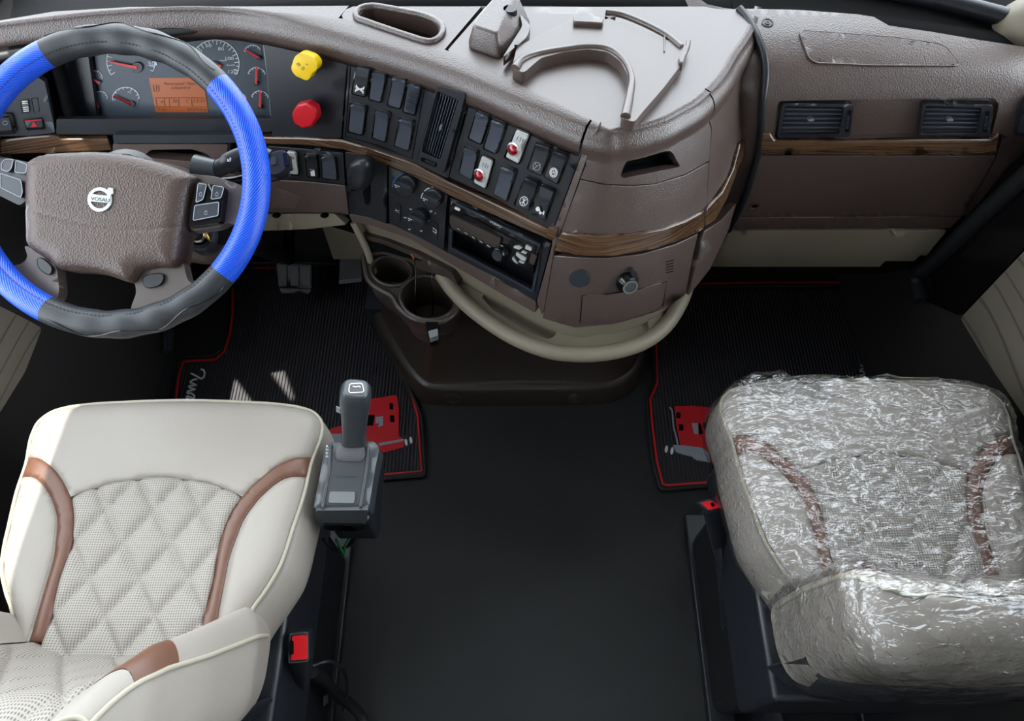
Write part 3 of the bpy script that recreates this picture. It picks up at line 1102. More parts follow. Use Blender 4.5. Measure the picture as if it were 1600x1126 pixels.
# ------------------------------------------------------------------ air vents
def vent(label, S, outer, inner, nsl, vertical, slider, ncross, base):
    t = thing('air_vent', S.pt([np.mean(outer, 0)])[0], label, 'air vent')
    outer, inner = np.array(outer), np.array(inner)
    plate('frame', S, rr(outer, 6), base - .02, base + .011, BLACK, t, holes=[rr(inner, 3)], step=10, bevel=.0025)
    plate('duct', S, rr(inner + (inner - inner.mean(0)) * .06, 3), base - .05, base - .03, DEEP, t)
    A, B, C, D = inner                                    # top left, top right, bottom right, bottom left
    for i in range(nsl):
        f = (i + .5) / nsl
        if vertical:
            p, q = A + (B - A) * f, D + (C - D) * f
            h = (B - A) / nsl * .17
        else:
            p, q = A + (D - A) * f, B + (C - B) * f
            h = (D - A) / nsl * .16
        plate('slat', S, [p - h, q - h, q + h, p + h], base - .012, base + .005, ROCK, t, step=40, bevel=.0008)
    for i in range(ncross):
        f = (i + .7) / (ncross + .4)
        if vertical:
            p, q = A + (D - A) * f, B + (C - B) * f
            h = (D - A) / 100 * .8
        else:
            p, q = A + (B - A) * f, D + (C - D) * f
            h = (B - A) / 100 * .8
        plate('cross_vane', S, [p - h, q - h, q + h, p + h], base - .026, base - .012, SLATE, t, step=40)
    c = inner.mean(0)
    if vertical:
        plate('tab', S, ell(c[0] + 2, c[1] + 3, 2.2, 5.5, 12, 20), base, base + .010, STEELL, t, bevel=.0008)
    else:
        plate('tab', S, ell(c[0] - 2, c[1], 5.5, 2.0, 12), base, base + .010, STEELL, t, bevel=.0008)
    sl_ = np.array(slider)
    sp = plate('slider_slot', S, rr(sl_, 2.5), base + .008, base + .0115, DEEP, t)
    a, b = (sl_[0] + sl_[3]) / 2, (sl_[1] + sl_[2]) / 2
    wv = (sl_[3] - sl_[0])
    for i in range(7):
        f = .3 + i * .09
        p = a + (b - a) * f if vertical else (sl_[0] + (sl_[3] - sl_[0]) * f + sl_[1] + (sl_[2] - sl_[1]) * f) / 2
        if vertical:
            h = wv * .3
            u = nrm(b - a) * .7
        else:
            h = (sl_[1] - sl_[0]) * .3
            u = nrm(sl_[3] - sl_[0]) * .7
        plate('thumb_ridge', S, [p - h - u, p + h - u, p + h + u, p - h + u], base + .011, base + .0145, SLATE, sp)
    return t


zv = zc(530, 80, .17762)
vent('tall narrow black air vent between the two switch panels', FA, vent_out, zv((862, 352), (1048, 428), (884, 958), (722, 884)), 8, True, zv((722, 930), (862, 985), (852, 1024), (714, 966)), 6, .003)
vent('wide black air vent above the glovebox, beside the console nose', GA, z4((482, 478), (812, 482), (796, 634), (456, 640)), z4((496, 492), (766, 497), (746, 620), (472, 622)), 6, False, z4((784, 510), (802, 510), (790, 612), (770, 612)), 5, -.004)
vent('wide black air vent above the glovebox, nearest the right door', GA, z4((1132, 480), (1460, 486), (1442, 630), (1106, 634)), z4((1146, 492), (1404, 500), (1384, 618), (1122, 620)), 6, False, z4((1424, 514), (1442, 514), (1428, 612), (1408, 612)), 5, -.004)
t = thing('air_vent', GA.pt([(1598, 190)])[0], 'partly visible dark vent on the end of the dashboard by the right door', 'air vent')
plate('frame', GA, rr([(1586, 213), (1592, 178), (1606, 150), (1640, 150), (1640, 214)], 5), -.002, .012, BLACK, t, bevel=.003)
plate('grille', GA, rr([(1591, 208), (1596, 182), (1608, 162), (1630, 162), (1630, 208)], 4), .011, .014, SLATE, t, bevel=.001)

# ------------------------------------------------------------------ instrument cluster
CL = PlaneS((0, 1.150, .83), (0, -.155, .055))
ic = thing('instrument_cluster', CL.pt([(280, 200)])[0], 'black instrument cluster with white dials and orange display behind the steering wheel', 'instrument cluster')
zi = zc(130, 50, .19534)
plate('face', CL, rr([(92, 62), (400, 46), (412, 66), (433, 200), (110, 200)], 8), -.01, .0, DIALF, ic, step=60)
plate('bezel', CL, rr([(60, 48), (404, 38), (420, 62), (442, 212), (66, 212)], 6), -.008, .016, BLACK, ic, holes=[rr([(134, 60), (396, 50), (409, 68), (426, 188), (152, 188)], 10)], step=30, bevel=.003)
ribbons('bezel_edge', CL, [[(411, 68), (418, 120), (426, 208)]], 1.8, .017, GREYP, ic)


def dial(c, r, a0, a1, ticks, needle, name='dial', w=1.4, nw=2.6, major=2, rot=0, ry=None):
    """gauge: arc with tick marks (sub-parts) and a red needle; angles clockwise from the left"""
    ry = ry or r
    cx_, cy_ = c
    rad = lambda a, k=1.0: (cx_ - r * k * math.cos(math.radians(a)), cy_ - ry * k * math.sin(math.radians(a)))
    d = plate(name, CL, ell(cx_, cy_, r * 1.02, ry * 1.02, 24), -.001, .0006, DIALF, ic, step=30)
    ribbons('scale_arc', CL, [[rad(a) for a in np.linspace(a0, a1, 24)]], w, .0008, DIALW, d)
    ribbons('scale_tick', CL, [[rad(a, .99), rad(a, .80 if i % major == 0 else .88)] for i, a in enumerate(np.linspace(a0, a1, ticks))], w * .9, .0008, DIALW, d)
    if needle:
        p, q = needle
        L = np.array([p, q], float)
        dd = nrm(L[1] - L[0])
        nn = np.array([-dd[1], dd[0]])
        plate('needle_hub', CL, ell(q[0], q[1], r * .2 + 1, ry * .2 + 1, 16), .001, .005, SLATE, d, bevel=.001)
        plate('needle', CL, [L[0] - nn * nw * .35, L[1] - nn * nw * .7, L[1] + nn * nw * .7, L[0] + nn * nw * .35], .005, .0065, NEEDLE, d)
    return d


sp = dial((336, 100), 38, -25, 205, 24, None, 'speedometer', 1.4)
for txt, x, y in (('40', 926, 165), ('60', 1005, 120), ('80', 1103, 145), ('100', 1172, 222), ('120', 1196, 328)):
    p = zi((x, y))[0]
    k = 3.6 * len(txt) / 2
    ptext('numeral', CL, txt, (p[0] - k - 1, p[1]), (p[0] + k + 1, p[1]), (0, -5.2), .0011, DIALW, sp)
ptext('unit_print', CL, 'mph', zi((1095, 232))[0], zi((1150, 232))[0], (0, -3), .0011, DIALW, sp)
ptext('unit_print', CL, 'km/h', zi((1150, 270))[0], zi((1215, 270))[0], (0, -3), .0011, DIALW, sp)
plate('needle', CL, zi((1040, 262), (1105, 262), (1105, 280), (1040, 285)), .003, .005, NEEDLE, sp)
plate('needle_hub', CL, ell(335, 104, 9, 8), .001, .004, BLACK, sp)
ta = dial((205, 95), 38, -35, 205, 22, ((172, 97), (214, 106)), 'tachometer', 1.4, 3.2)
ptext('numeral', CL, '30', (231, 102), (243, 102), (0, -6), .0011, DIALW, ta)
shapes('pump_icon', CL, [zi((565, 265), (595, 265), (590, 240), (572, 240))], .0011, DIALW, ta)
dial((149, 121), 11, 60, 190, 6, ((131, 116), (154, 129)), w=1, nw=2)
dial((157, 153), 11, 40, 180, 6, ((147, 141), (152, 168)), w=1, nw=2.2)
g = dial((197, 154), 21, -5, 178, 10, ((177, 150), (205, 163)), w=1.3, nw=2.8, ry=18)
ptext('numeral', CL, '75', zi((355, 488))[0], zi((385, 488))[0], (0, -3.2), .0011, DIALW, g)
dial((395, 84), 14, 20, 150, 8, ((381, 77), (404, 91)), w=1.2, nw=2.2)
dial((401, 119), 14, 20, 165, 8, ((400.5, 104), (400, 131)), w=1.2, nw=2.6)
dial((406, 155), 13.5, 20, 165, 8, ((406.5, 141), (406, 167)), w=1.2, nw=2.6)
dial((376, 155), 9, 60, 170, 6, None, w=1.2)
ds = plate('display', CL, rr(zi((526, 364), (960, 362), (1002, 640), (582, 640)), 1.5), -.001, .0012, ORANGE, ic, step=40)
ptext('display_text', CL, 'Retorqued. Now', zi((650, 420))[0], zi((905, 420))[0], (.5, -4.2), .0016, DISPT, ds)
ptext('display_text', CL, 'subperiod', zi((705, 452))[0], zi((855, 452))[0], (.5, -4.2), .0016, DISPT, ds)
ribbons('display_icon', CL, [zi((562, 425), (570, 470), (610, 470), (606, 425)), zi((586, 420), (590, 462))], 1.2, .0014, DISPT, ds)
ribbons('display_line', CL, [zi((572, 524), (985, 524)), zi((576, 596), (996, 596)), zi((583, 530), (592, 590)), zi((652, 530), (656, 590)), zi((690, 530), (694, 590)), zi((765, 530), (768, 590)), zi((868, 530), (873, 590))], .8, .0014, DISPT, ds)
ptext('display_text', CL, '13:33', zi((885, 558))[0], zi((978, 558))[0], (.5, -5), .0016, DISPT, ds)
ptext('display_text', CL, 'A', zi((620, 568))[0], zi((645, 568))[0], (.5, -5), .0016, DISPT, ds)
ptext('display_text', CL, '10.', zi((722, 562))[0], zi((762, 562))[0], (.5, -5), .0016, DISPT, ds)
ptext('display_text', CL, 'C', zi((822, 562))[0], zi((850, 562))[0], (.5, -5), .0016, DISPT, ds)
ptext('display_text', CL, '7 mi', zi((600, 626))[0], zi((665, 626))[0], (.3, -4), .0016, DISPT, ds)
ptext('display_text', CL, '1032792.7 mi', zi((832, 626))[0], zi((988, 626))[0], (.3, -4), .0016, DISPT, ds)
plate('trip_button', CL, ell(195.5, 189, 2.6, 2.6, 14), .012, .020, SLATE, ic, bevel=.001)
tube('binnacle_post', [FA.pt([(76, 70)], -.02)[0], FA.pt([(112, 208)], -.02)[0]], .012, DEEP, ic, 10)

# hazard switch and dimmer left of the instruments
hz = thing('hazard_switch', FA.pt([(53, 193)])[0], 'dark hazard switch with red warning triangle left of the instruments', 'switch')
zh = zc(0, 80, .15987)
plate('bezel', FA, rr(zh((222, 665), (415, 655), (446, 762), (262, 775)), 2), .003, .006, BLACKG, hz, bevel=.0008)
plate('rocker', FA, rr(zh((238, 690), (410, 675), (416, 742), (262, 750)), 2), .005, .010, BLACK, hz, bevel=.001)
ribbons('red_line', FA, [zh((240, 684), (408, 668))], 1.6, .0105, REDP, hz)
shapes('triangle_icon', FA, [zh((300, 742), (364, 736), (328, 688))], .0105, REDP, hz)
dm = thing('dimmer_wheel', FA.pt([(38, 166)])[0], 'small knurled silver dimmer wheel above the hazard switch', 'switch')
plate('slot', FA, rr(zh((185, 480), (275, 468), (292, 600), (215, 606)), 2), .003, .0055, BLACKG, dm)
for i in range(6):
    y = 488 + i * 19
    plate('ridge', FA, zh((212 + i * 3, y), (268 + i * 3, y - 5), (270 + i * 3, y + 5), (214 + i * 3, y + 10)), .005, .0095, CHROME if i != 2 else STEELL, dm)
ribbons('outline', FA, [zh((306, 462), (365, 456), (388, 590), (335, 600), (306, 462))], .8, .0045, DEEP, dm)
lk = thing('headlight_switch', FA.pt([(8, 196)])[0], 'black headlight switch at the far left of the dashboard', 'switch')
plate('bezel', FA, rr([(-20, 178), (19, 178), (26, 205), (24, 209), (-20, 213)], 4), .003, .010, BLACKG, lk, bevel=.002)
plate('rocker', FA, rr([(-14, 184), (14, 184), (19, 203), (-14, 206)], 4), .009, .014, SLATE, lk, bevel=.002)
ribbons('icon', FA, [ell(8, 192, 4, 3, 16)], 1, .0145, GREYP, lk)

# ------------------------------------------------------------------ brake valve knobs
yk = thing('parking_brake_knob', FA.pt([(474, 105)])[0], 'yellow square pull knob on the black fascia', 'knob')
n_ = FA.nor([(474, 105)])[0]
q = FA.pt([(482, 106)], 0)[0]
lathe('stem', [(.013, 0), (.012, .006), (.009, .012), (.009, .03)], q, n_, BLACKG, yk, 20)
yp = np.array(zc(400, 0, .3375)((160, 320), (178, 262), (205, 243), (262, 262), (286, 295), (280, 325), (262, 336), (240, 376), (182, 352)))
kn = plate('knob', FA, rr(yp, 6, 4), .026, .042, YELK, yk, bevel=.003, dome=.002, domew=6)
WORN = mat('worn_gold_print', (176, 140, 30), .5)
for cx_, cy_, rx_, ry_, ro_ in ((466, 101, 3.6, 2.0, 35), (473, 107, 2.4, 3.0, 10), (479, 101, 2.2, .8, 30)):
    plate('worn_print', FA, ell(cx_, cy_, rx_, ry_, 12, ro_), .043, .0446, WORN, kn)
rk = thing('trailer_air_knob', FA.pt([(474, 180)])[0], 'red octagonal push knob below the yellow knob', 'knob')
q = FA.pt([(481, 181)], 0)[0]
lathe('stem', [(.013, 0), (.012, .006), (.009, .012), (.009, .03)], q, n_, BLACKG, rk, 20)
oc = np.array([(475 + 20.5 * math.cos(a), 181 + 21 * math.sin(a)) for a in np.radians(np.arange(8) * 45 + 10)])
plate('knob', FA, oc, .022, .042, REDK, rk, bevel=.004, dome=.001, domew=8)


# ------------------------------------------------------------------ rocker switches
def rocker(quad, label, style='blank', S=FA, group='rocker switches on the dashboard'):
    Q = np.array(quad, float)
    c = Q.mean(0)
    t = thing('rocker_switch' if style != 'lamp' else 'indicator_lamp', S.pt([c])[0], label, 'switch' if style != 'lamp' else 'indicator lamp', group if style != 'lamp' else 'red indicator lamps on the dashboard')
    A, B, C, D = Q
    plate('bezel', S, rr(c + (Q - c) * [1.24, 1.13], 4), .003, .0075, BLACKG, t, bevel=.001)
    up_ = nrm((A + B) / 2 - (C + D) / 2)
    hh = np.linalg.norm((A + B) / 2 - (C + D) / 2)
    P = lambda u, v: A + (B - A) * u + (D - A) * v + ((C - D) - (B - A)) * u * v
    if style == 'lamp':
        b = plate('plate', S, rr(Q, 3), .006, .0115, SWITCHW, t, bevel=.001)
        for pv in ((.05, .11), (.86, .95)):
            plate('ridge', S, [P(.12, pv[0]), P(.9, pv[0]), P(.9, pv[1]), P(.12, pv[1])], .011, .0128, SWITCHW, b, bevel=.0004)
        ribbons('print', S, [[P(.3, .2), P(.3, .34)], [P(.55, .18), P(.55, .34)], [P(.75, .2), P(.75, .32)], [P(.3, .72), P(.3, .86)], [P(.55, .72), P(.55, .86)]], .9, .0118, SLATE, b)
        r_ = hh * .155
        q, n2 = S.pt([P(.5, .52)], .011)[0], S.nor([P(.5, .52)])[0]
        k = np.linalg.norm(S.pt([c + [1, 0]])[0] - S.pt([c])[0])
        lathe('collar', [(r_ * k * 1.35, 0), (r_ * k * 1.3, .002), (r_ * k, .0025), (r_ * k, 0)], q, n2, CHROME, t, 24)
        lathe('lens', [(r_ * k * 1.0, 0), (r_ * k * .95, .003), (r_ * k * .7, .006), (r_ * k * .35, .0075), (0, .008)], q, n2, REDJ, t, 24)
        return t
    mt = BLACK if style in ('axle', 'wheel', 'abs', 'hitch', 'fan', 'road') else ROCK

    def bump(V):
        v = ((V - c) @ -up_) / hh + .5
        return .0035 * np.exp(-((v - .04) / .05) ** 2) + .004 * np.abs(v - .5) ** 1.5
    r = plate('rocker', S, rr(Q, 2.5), .006, .0095, mt, t, step=4, bevel=.0008, bump=bump, smooth=60)
    if style == 'ribbed':
        for i in range(15):
            v = .06 + i * .062
            plate('rib', S, [P(.08, v), P(.92, v), P(.92, v + .026), P(.08, v + .026)], .010, .0135, ROCK, r)
    if style in ('axle', 'hitch'):
        plate('thumb_catch', S, rr([P(.04, .04), P(.96, .04), P(.96, .36), P(.04, .36)], 2), .010, .0165, SLATE, r, bevel=.0015)
    o = .0142
    g = lambda *a: [P(u, v) for u, v in a]
    e = lambda u, v, k, n=14: [P(u + k * math.cos(a), v + k * .55 * math.sin(a)) for a in np.linspace(0, 2 * math.pi, n)]
    if style == 'axle':
        ribbons('icon', S, [g((.2, .68), (.2, .78)), g((.8, .68), (.8, .78)), g((.2, .84), (.2, .94)), g((.8, .84), (.8, .94)), g((.2, .81), (.8, .81)), g((.2, .73), (.5, .81), (.8, .89)), g((.8, .73), (.5, .81), (.2, .89))], 1.7, o, WHITE, r)
    elif style == 'wheel':
        ribbons('icon', S, [e(.5, .8, .3), g((.3, .92), (.7, .68)), g((.3, .68), (.7, .92)), g((.5, .64), (.5, .96))], 1.1, o, WHITE, r)
    elif style == 'road':
        ribbons('icon', S, [e(.5, .8, .26), g((.3, .95), (.72, .66)), g((.28, .7), (.5, .8))], .9, o, GREYP, r)
    elif style == 'abs':
        ribbons('icon', S, [e(.5, .74, .28), e(.5, .74, .19), g((.4, .78), (.6, .7)), g((.42, .70), (.6, .77))], 1.3, o, WHITE, r)
    elif style == 'hitch':
        ribbons('icon', S, [g((.2, .82), (.45, .78), (.6, .86), (.85, .84)), g((.8, .76), (.85, .9))], 1.8, o, WHITE, r)
        shapes('icon', S, [e(.35, .79, .15)[:-1], e(.6, .88, .09)[:-1]], o, WHITE, r)
    elif style == 'fan':
        shapes('icon', S, [e(.42, .80, .12)[:-1], e(.6, .76, .12)[:-1], e(.42, .90, .12)[:-1], e(.62, .88, .12)[:-1]], o, WHITE, r)
        ribbons('icon', S, [g((.25, .66), (.75, .68))], 1.2, o, GREYP, r)
    return t


rocker(z2((466, 306), (526, 318), (504, 444), (448, 430)), 'black rocker switch with white axle symbol, nearest the yellow knob', 'axle')
rocker(z2((540, 334), (600, 346), (575, 470), (526, 456)), 'plain dark rocker switch right beside the axle symbol switch')
rocker(z2((636, 360), (694, 372), (665, 500), (612, 484)), 'plain dark rocker switch left of the finely ribbed one')
rocker(z2((706, 386), (762, 402), (732, 530), (685, 514)), 'finely ribbed grey rocker switch left of the tall vent', 'ribbed')
rocker(z2((442, 480), (506, 494), (490, 622), (430, 606)), 'plain dark rocker switch directly below the axle symbol switch')
rocker(z2((556, 512), (615, 526), (596, 654), (542, 636)), 'plain dark rocker switch, middle of the lower row left of the tall vent')
rocker(z2((668, 548), (727, 564), (705, 694), (644, 672)), 'plain dark rocker switch directly below the finely ribbed switch')
rocker(z2((1022, 516), (1080, 540), (1040, 664), (988, 638)), 'plain dark rocker switch, top row, right next to the tall vent')
rocker(z2((1096, 552), (1154, 576), (1110, 708), (1058, 684)), 'plain dark rocker switch just left of the upper red jewel lamp')
rocker(z2((1206, 600), (1262, 622), (1214, 756), (1156, 726)), 'silver indicator plate with red jewel, upper one on the right switch panel', 'lamp')
rocker(z2((1300, 660), (1364, 684), (1320, 808), (1262, 780)), 'black rocker switch with faint grey road symbol, top row of right panel', 'road')
rocker(z2((1380, 694), (1440, 718), (1394, 848), (1338, 814)), 'black rocker switch with white ringed symbol at the upper right corner', 'abs')
rocker(z2((968, 682), (1024, 702), (998, 828), (944, 800)), 'plain dark rocker switch just left of the lower red jewel lamp')
rocker(z2((1046, 722), (1094, 746), (1060, 872), (1008, 844)), 'silver indicator plate with red jewel, lower one on the right switch panel', 'lamp')
rocker(z2((1140, 768), (1198, 792), (1158, 926), (1102, 894)), 'plain dark rocker switch right of the lower red jewel lamp')
rocker(z2((1248, 818), (1308, 846), (1258, 968), (1202, 944)), 'dark rocker switch with white crossed wheel symbol', 'wheel')
rocker(z2((1320, 858), (1378, 886), (1335, 1012), (1274, 984)), 'black rocker switch with white tractor hitch symbol', 'hitch')
rocker(zb((945, 92), (1022, 102), (1044, 298), (945, 284)), 'silver indicator plate with red jewel beside the column stalk', 'lamp')
rocker(zb((1112, 122), (1205, 130), (1222, 326), (1130, 312)), 'black rocker switch with white fan symbol below the wood trim', 'fan')
rocker(zb((1256, 134), (1362, 142), (1384, 340), (1262, 324)), 'plain dark rocker switch right of the fan symbol switch')

# ------------------------------------------------------------------ hand lever, climate controls, radio
hv = thing('trailer_brake_lever', FA.pt([(563, 290)])[0], 'stubby black hand lever on its own black fascia left of the climate dials', 'lever')
plate('slot', FA, rr(z2((488, 840), (530, 850), (530, 930), (520, 950), (505, 945), (496, 900)), 4), .003, .0048, DEEP, hv)
kp = spline(z2((424, 800), (440, 752), (480, 735), (515, 748), (524, 790), (508, 870), (470, 882), (430, 860)), 4, True)
stem0, stem1 = FA.pt([(573, 290)], 0)[0], FA.pt([(566, 276)], .05)[0]
tube('stem', [stem0, (stem0 + stem1) / 2, stem1], .006, BLACKG, hv, 10)
plate('grip', FA, kp, .032, .052, BLACK, hv, step=4, dome=.010, domew=11, smooth=180)

cc = thing('climate_control', FA.pt([(655, 320)])[0], 'black climate control panel with three round dials', 'control panel')
zk = zc(540, 250, .12431)


def knob(cx_, cy_, rx, ry, lab, marks):
    c = zk((cx_, cy_))[0]
    rx, ry = rx * .12431, ry * .12431
    k = plate('dial_knob', FA, ell(c[0], c[1], rx, ry, 30), .003, .018, BLACK, cc, bevel=.002)
    tag(k, lab)
    d = np.array([1, .42])
    d = d / np.linalg.norm(d)
    nn = np.array([-d[1], d[0]])
    c0 = np.array(c) + (-1.5, -1)
    plate('grip_bar', FA, rr([c0 - d * rx * .85 - nn * 3, c0 + d * rx * .85 - nn * 3, c0 + d * rx * .85 + nn * 3, c0 - d * rx * .85 + nn * 3], 2), .017, .028, SLATE, k, bevel=.0015)
    ribbons('pointer', FA, [[c0 - d * rx * .85 + nn * 3.2, c0 - d * rx * .3 + nn * 3.2], [c0 - d * rx * .7 + nn * 5.5, c0 - d * rx * .5 + nn * 5.8]], 1.1, .0285, WHITE, k)
    return k, c, rx, ry


k, c, rx, ry = knob(735, 335, 128, 132, 'temperature dial with blue and red scale', None)
ribbons('cold_scale', FA, [ell(c[0] + .5, c[1] - 1, rx * 1.15, ry * 1.15, 14, 25, 150, 235)], 2.0, .0045, GLASSBLUE, cc)
ribbons('warm_scale', FA, [ell(c[0] + .5, c[1] - 1, rx * 1.15, ry * 1.15, 14, 25, 250, 350)], 1.6, .0045, WARMRED, cc)
k, c, rx, ry = knob(1080, 500, 118, 125, 'fan speed dial with white scale', None)
for a in (160, 200, 240, 275, 310):
    ribbons('fan_scale', FA, [ell(c[0] + 1, c[1] - 1, rx * 1.18, ry * 1.2, 6, 25, a, a + 30)], 1.5 + (a - 160) / 110, .0045, WHITE, cc)
shapes('fan_symbol', FA, [ell(c[0] - 1, c[1] + 18, 2.5, 2.2, 10), ell(c[0] + 6, c[1] + 21, 1.2, 1.6, 8)], .0045, GREYP, cc)
k, c, rx, ry = knob(890, 750, 112, 118, 'air direction dial with small symbols', None)
for a in range(6):
    p = (c[0] + rx * 1.3 * math.cos(math.radians(a * 62 - 120)), c[1] + ry * 1.3 * math.sin(math.radians(a * 62 - 120)))
    ribbons('mode_symbol', FA, [[(p[0] - 2, p[1] - 1), (p[0] + .5, p[1] + 1), (p[0] + 2, p[1] - 1)]], 1.2, .0045, WHITE, cc)
for quad, tx in ((((612, 545), (688, 575), (682, 775), (606, 745)), 'AC'), (((1085, 775), (1160, 810), (1150, 1005), (1078, 975)), 'R')):
    b = plate('push_button', FA, rr(zk(*quad), 1.5), .003, .0065, BLACK, cc, bevel=.0008)
    qd = np.array(zk(*quad))
    m0 = qd[0] * .5 + qd[3] * .5
    m1 = qd[1] * .5 + qd[2] * .5
    if tx == 'AC':
        ptext('button_print', FA, 'AC', m0 + (1.2, -.5), m1 + (-1, -1.2), (.3, -4), .0068, WHITE, b)
    else:
        ribbons('button_print', FA, [rr([m0 + (2, -3), m1 + (-2, -3), m1 + (-2, 2), m0 + (2, 2)], 1, 2)], 1, .0068, WHITE, b)

rd = thing('car_radio', FA.pt([(770, 375)])[0], 'black single slot car radio with round volume knob and empty cubby below', 'radio')
zr = zc(690, 310, .14214)
plate('cubby', FA, rr(z6((598, 280), (1040, 490), (995, 715), (592, 512)), 3), -.05, -.045, BLACK, rd)
rim_o, rim_i = np.array(z6((608, 290), (1026, 496), (988, 705), (598, 503))), np.array(z6((618, 300), (1016, 500), (978, 690), (608, 495)))
plate('surround', FA, rr(rim_o, 3), .003, .008, SLATE, rd, holes=[rr(rim_i, 2)], bevel=.001)
fp = plate('front', FA, rr(zr((98, 20), (1096, 520), (1020, 825), (75, 320)), 3), -.04, .010, BLACKG, rd, step=20, bevel=.002)
plate('top_edge', FA, rr(zr((150, 40), (900, 415), (1080, 508), (1076, 528), (890, 440), (140, 60)), 2), .009, .014, SLATE, fp, bevel=.001)
ptext('brand_print', FA, 'VOSAU', zr((525, 262))[0], zr((655, 325))[0], (.6, -3.6), .0145, WHITE, fp)
plate('screen', FA, rr(zr((92, 180), (650, 440), (625, 540), (560, 535), (110, 330), (88, 270)), 3), .008, .0155, DKBROWN, fp, bevel=.0015, dome=.002, domew=8)
plate('eject_key', FA, zr((145, 92), (205, 118), (196, 142), (140, 116)), .009, .0125, WHITE, fp, bevel=.0005)
ribbons('disc_slot', FA, [zr((240, 165), (880, 490))], 1.6, .0105, DEEP, fp)
for i in range(6):
    p = np.array(zr((165 + i * 82, 318 + i * 46))[0])
    b = plate('preset_key', FA, [p, p + (6.5, 3.5), p + (5.8, 7), p + (-.7, 3.5)], .009, .0185, BLACK, fp, bevel=.0004)
    ribbons('preset_mark', FA, [[p + (1, 1.5), p + (3.5, 2.8)], [p + (4.2, 3.6), p + (5.4, 4.2)]], 1.1, .0188, WHITE, b)
kn_c = zr((695, 555))[0]
q, n2 = FA.pt([kn_c], .010)[0], FA.nor([kn_c])[0]
vk = lathe('volume_knob', [(.0165, 0), (.0165, .004), (.0148, .005), (.0142, .015), (.0125, .017), (.004, .016), (0, .016)], q, n2, BLACKG, fp, 28)
lathe('knob_face', [(.011, .0155), (.0105, .0175), (.006, .0172), (0, .0172)], q, n2, SLATE, vk, 24)
plate('small_knob', FA, ell(*zr((655, 605))[0], 6, 5.6, 16), .009, .022, BLACK, fp, bevel=.001)
for poly in (((790, 525), (850, 520), (885, 545), (850, 562), (795, 545)), ((925, 512), (990, 545), (980, 578), (915, 552)), ((820, 590), (930, 655), (918, 690), (870, 672), (815, 625)), ((785, 635), (838, 722), (800, 700), (770, 665)), ((850, 680), (910, 705), (900, 722), (848, 700)), ((885, 575), (935, 600), (925, 615), (870, 592))):
    plate('chrome_key', FA, rr(zr(*poly), 1), .009, .0135, SWITCHW, fp, bevel=.0006)
plate('side_port', FA, rr(zr((985, 600), (1045, 632), (1010, 735), (958, 705)), 1), .009, .012, DKBROWN, fp, bevel=.0006)

# power socket on the console nose
ps = thing('power_socket', FA.pt([(978, 437)])[0], 'round black power socket with bright ring on the console nose', 'socket')
q, n2 = FA.pt([(978, 437)], .004)[0], FA.nor([(978, 437)])[0]
lathe('body', [(.021, 0), (.021, .006), (.0195, .009), (.016, .018), (.0105, .019), (.0105, .004), (0, .004)], q, n2, BLACKG, ps, 30)
lathe('ring', [(.0142, .0185), (.0142, .0205), (.0112, .0205), (.0112, .0185)], q, n2, STEELL, ps, 30)
plate('cap_tab', FA, rr([(985, 424), (994, 423), (997, 431), (990, 436)], 2), .003, .018, BLACK, ps, bevel=.0015)

# ------------------------------------------------------------------ beige shelf with grab rail, cup holder, floor console
SH = PlaneS((0, 0, .585), (0, 0, 1), (0, 1, 0))
sh = thing('console_shelf', SH.pt([(900, 520)])[0], 'beige shelf with rounded grab rail under the console nose', 'shelf')
ol = [(700, 440), (735, 476), (770, 508), (820, 536), (872, 553), (940, 554), (1000, 540), (1046, 506), (1072, 466), (1082, 440), (1060, 420), (980, 470), (860, 470), (780, 430), (730, 410)]
gap = rr([(752, 462), (768, 458), (800, 472), (866, 507), (869, 522), (858, 529), (830, 520), (770, 483)], 5)
plate('shelf_panel', SH, spline(ol, 3, True), -.016, -.006, BEIGE, sh, holes=[gap], step=14, bevel=.003)
rail = spline([(690, 428), (712, 458), (745, 489), (790, 520), (835, 541), (880, 552), (940, 552), (1000, 537), (1040, 508), (1064, 470), (1076, 436)], 6)
tube('grab_rail', SH.pt(rail, 0), .016, BEIGE, sh, 14)
plate('shelf_foot', SH, rr([(1010, 490), (1036, 484), (1030, 512), (1016, 518)], 4), -.008, .002, BEIGE, sh, bevel=.003)
# beige support behind the cup holder
sa = np.linspace(s_at(548, 350), s_at(1080, 440), 60)
rows = [f_fascia(sa, np.full(60, z)) - o * FA.nor_st(sa, np.full(60, z)) for z, o in ((.675, .02), (.66, .03), (.6, .045), (.56, .06), (.50, .09))]
lower = thing('lower_dash_support', (0, .9, .5), 'beige moulding under the dash between cup holder and console nose', 'moulding')
loft('moulding', rows, BEIGE, lower, solid=.006)
tube('moulding_edge', spline(list(FA.pt([(548, 352), (558, 372), (570, 398), (580, 430)], -.012)), 4), .008, BEIGE, lower, 8)

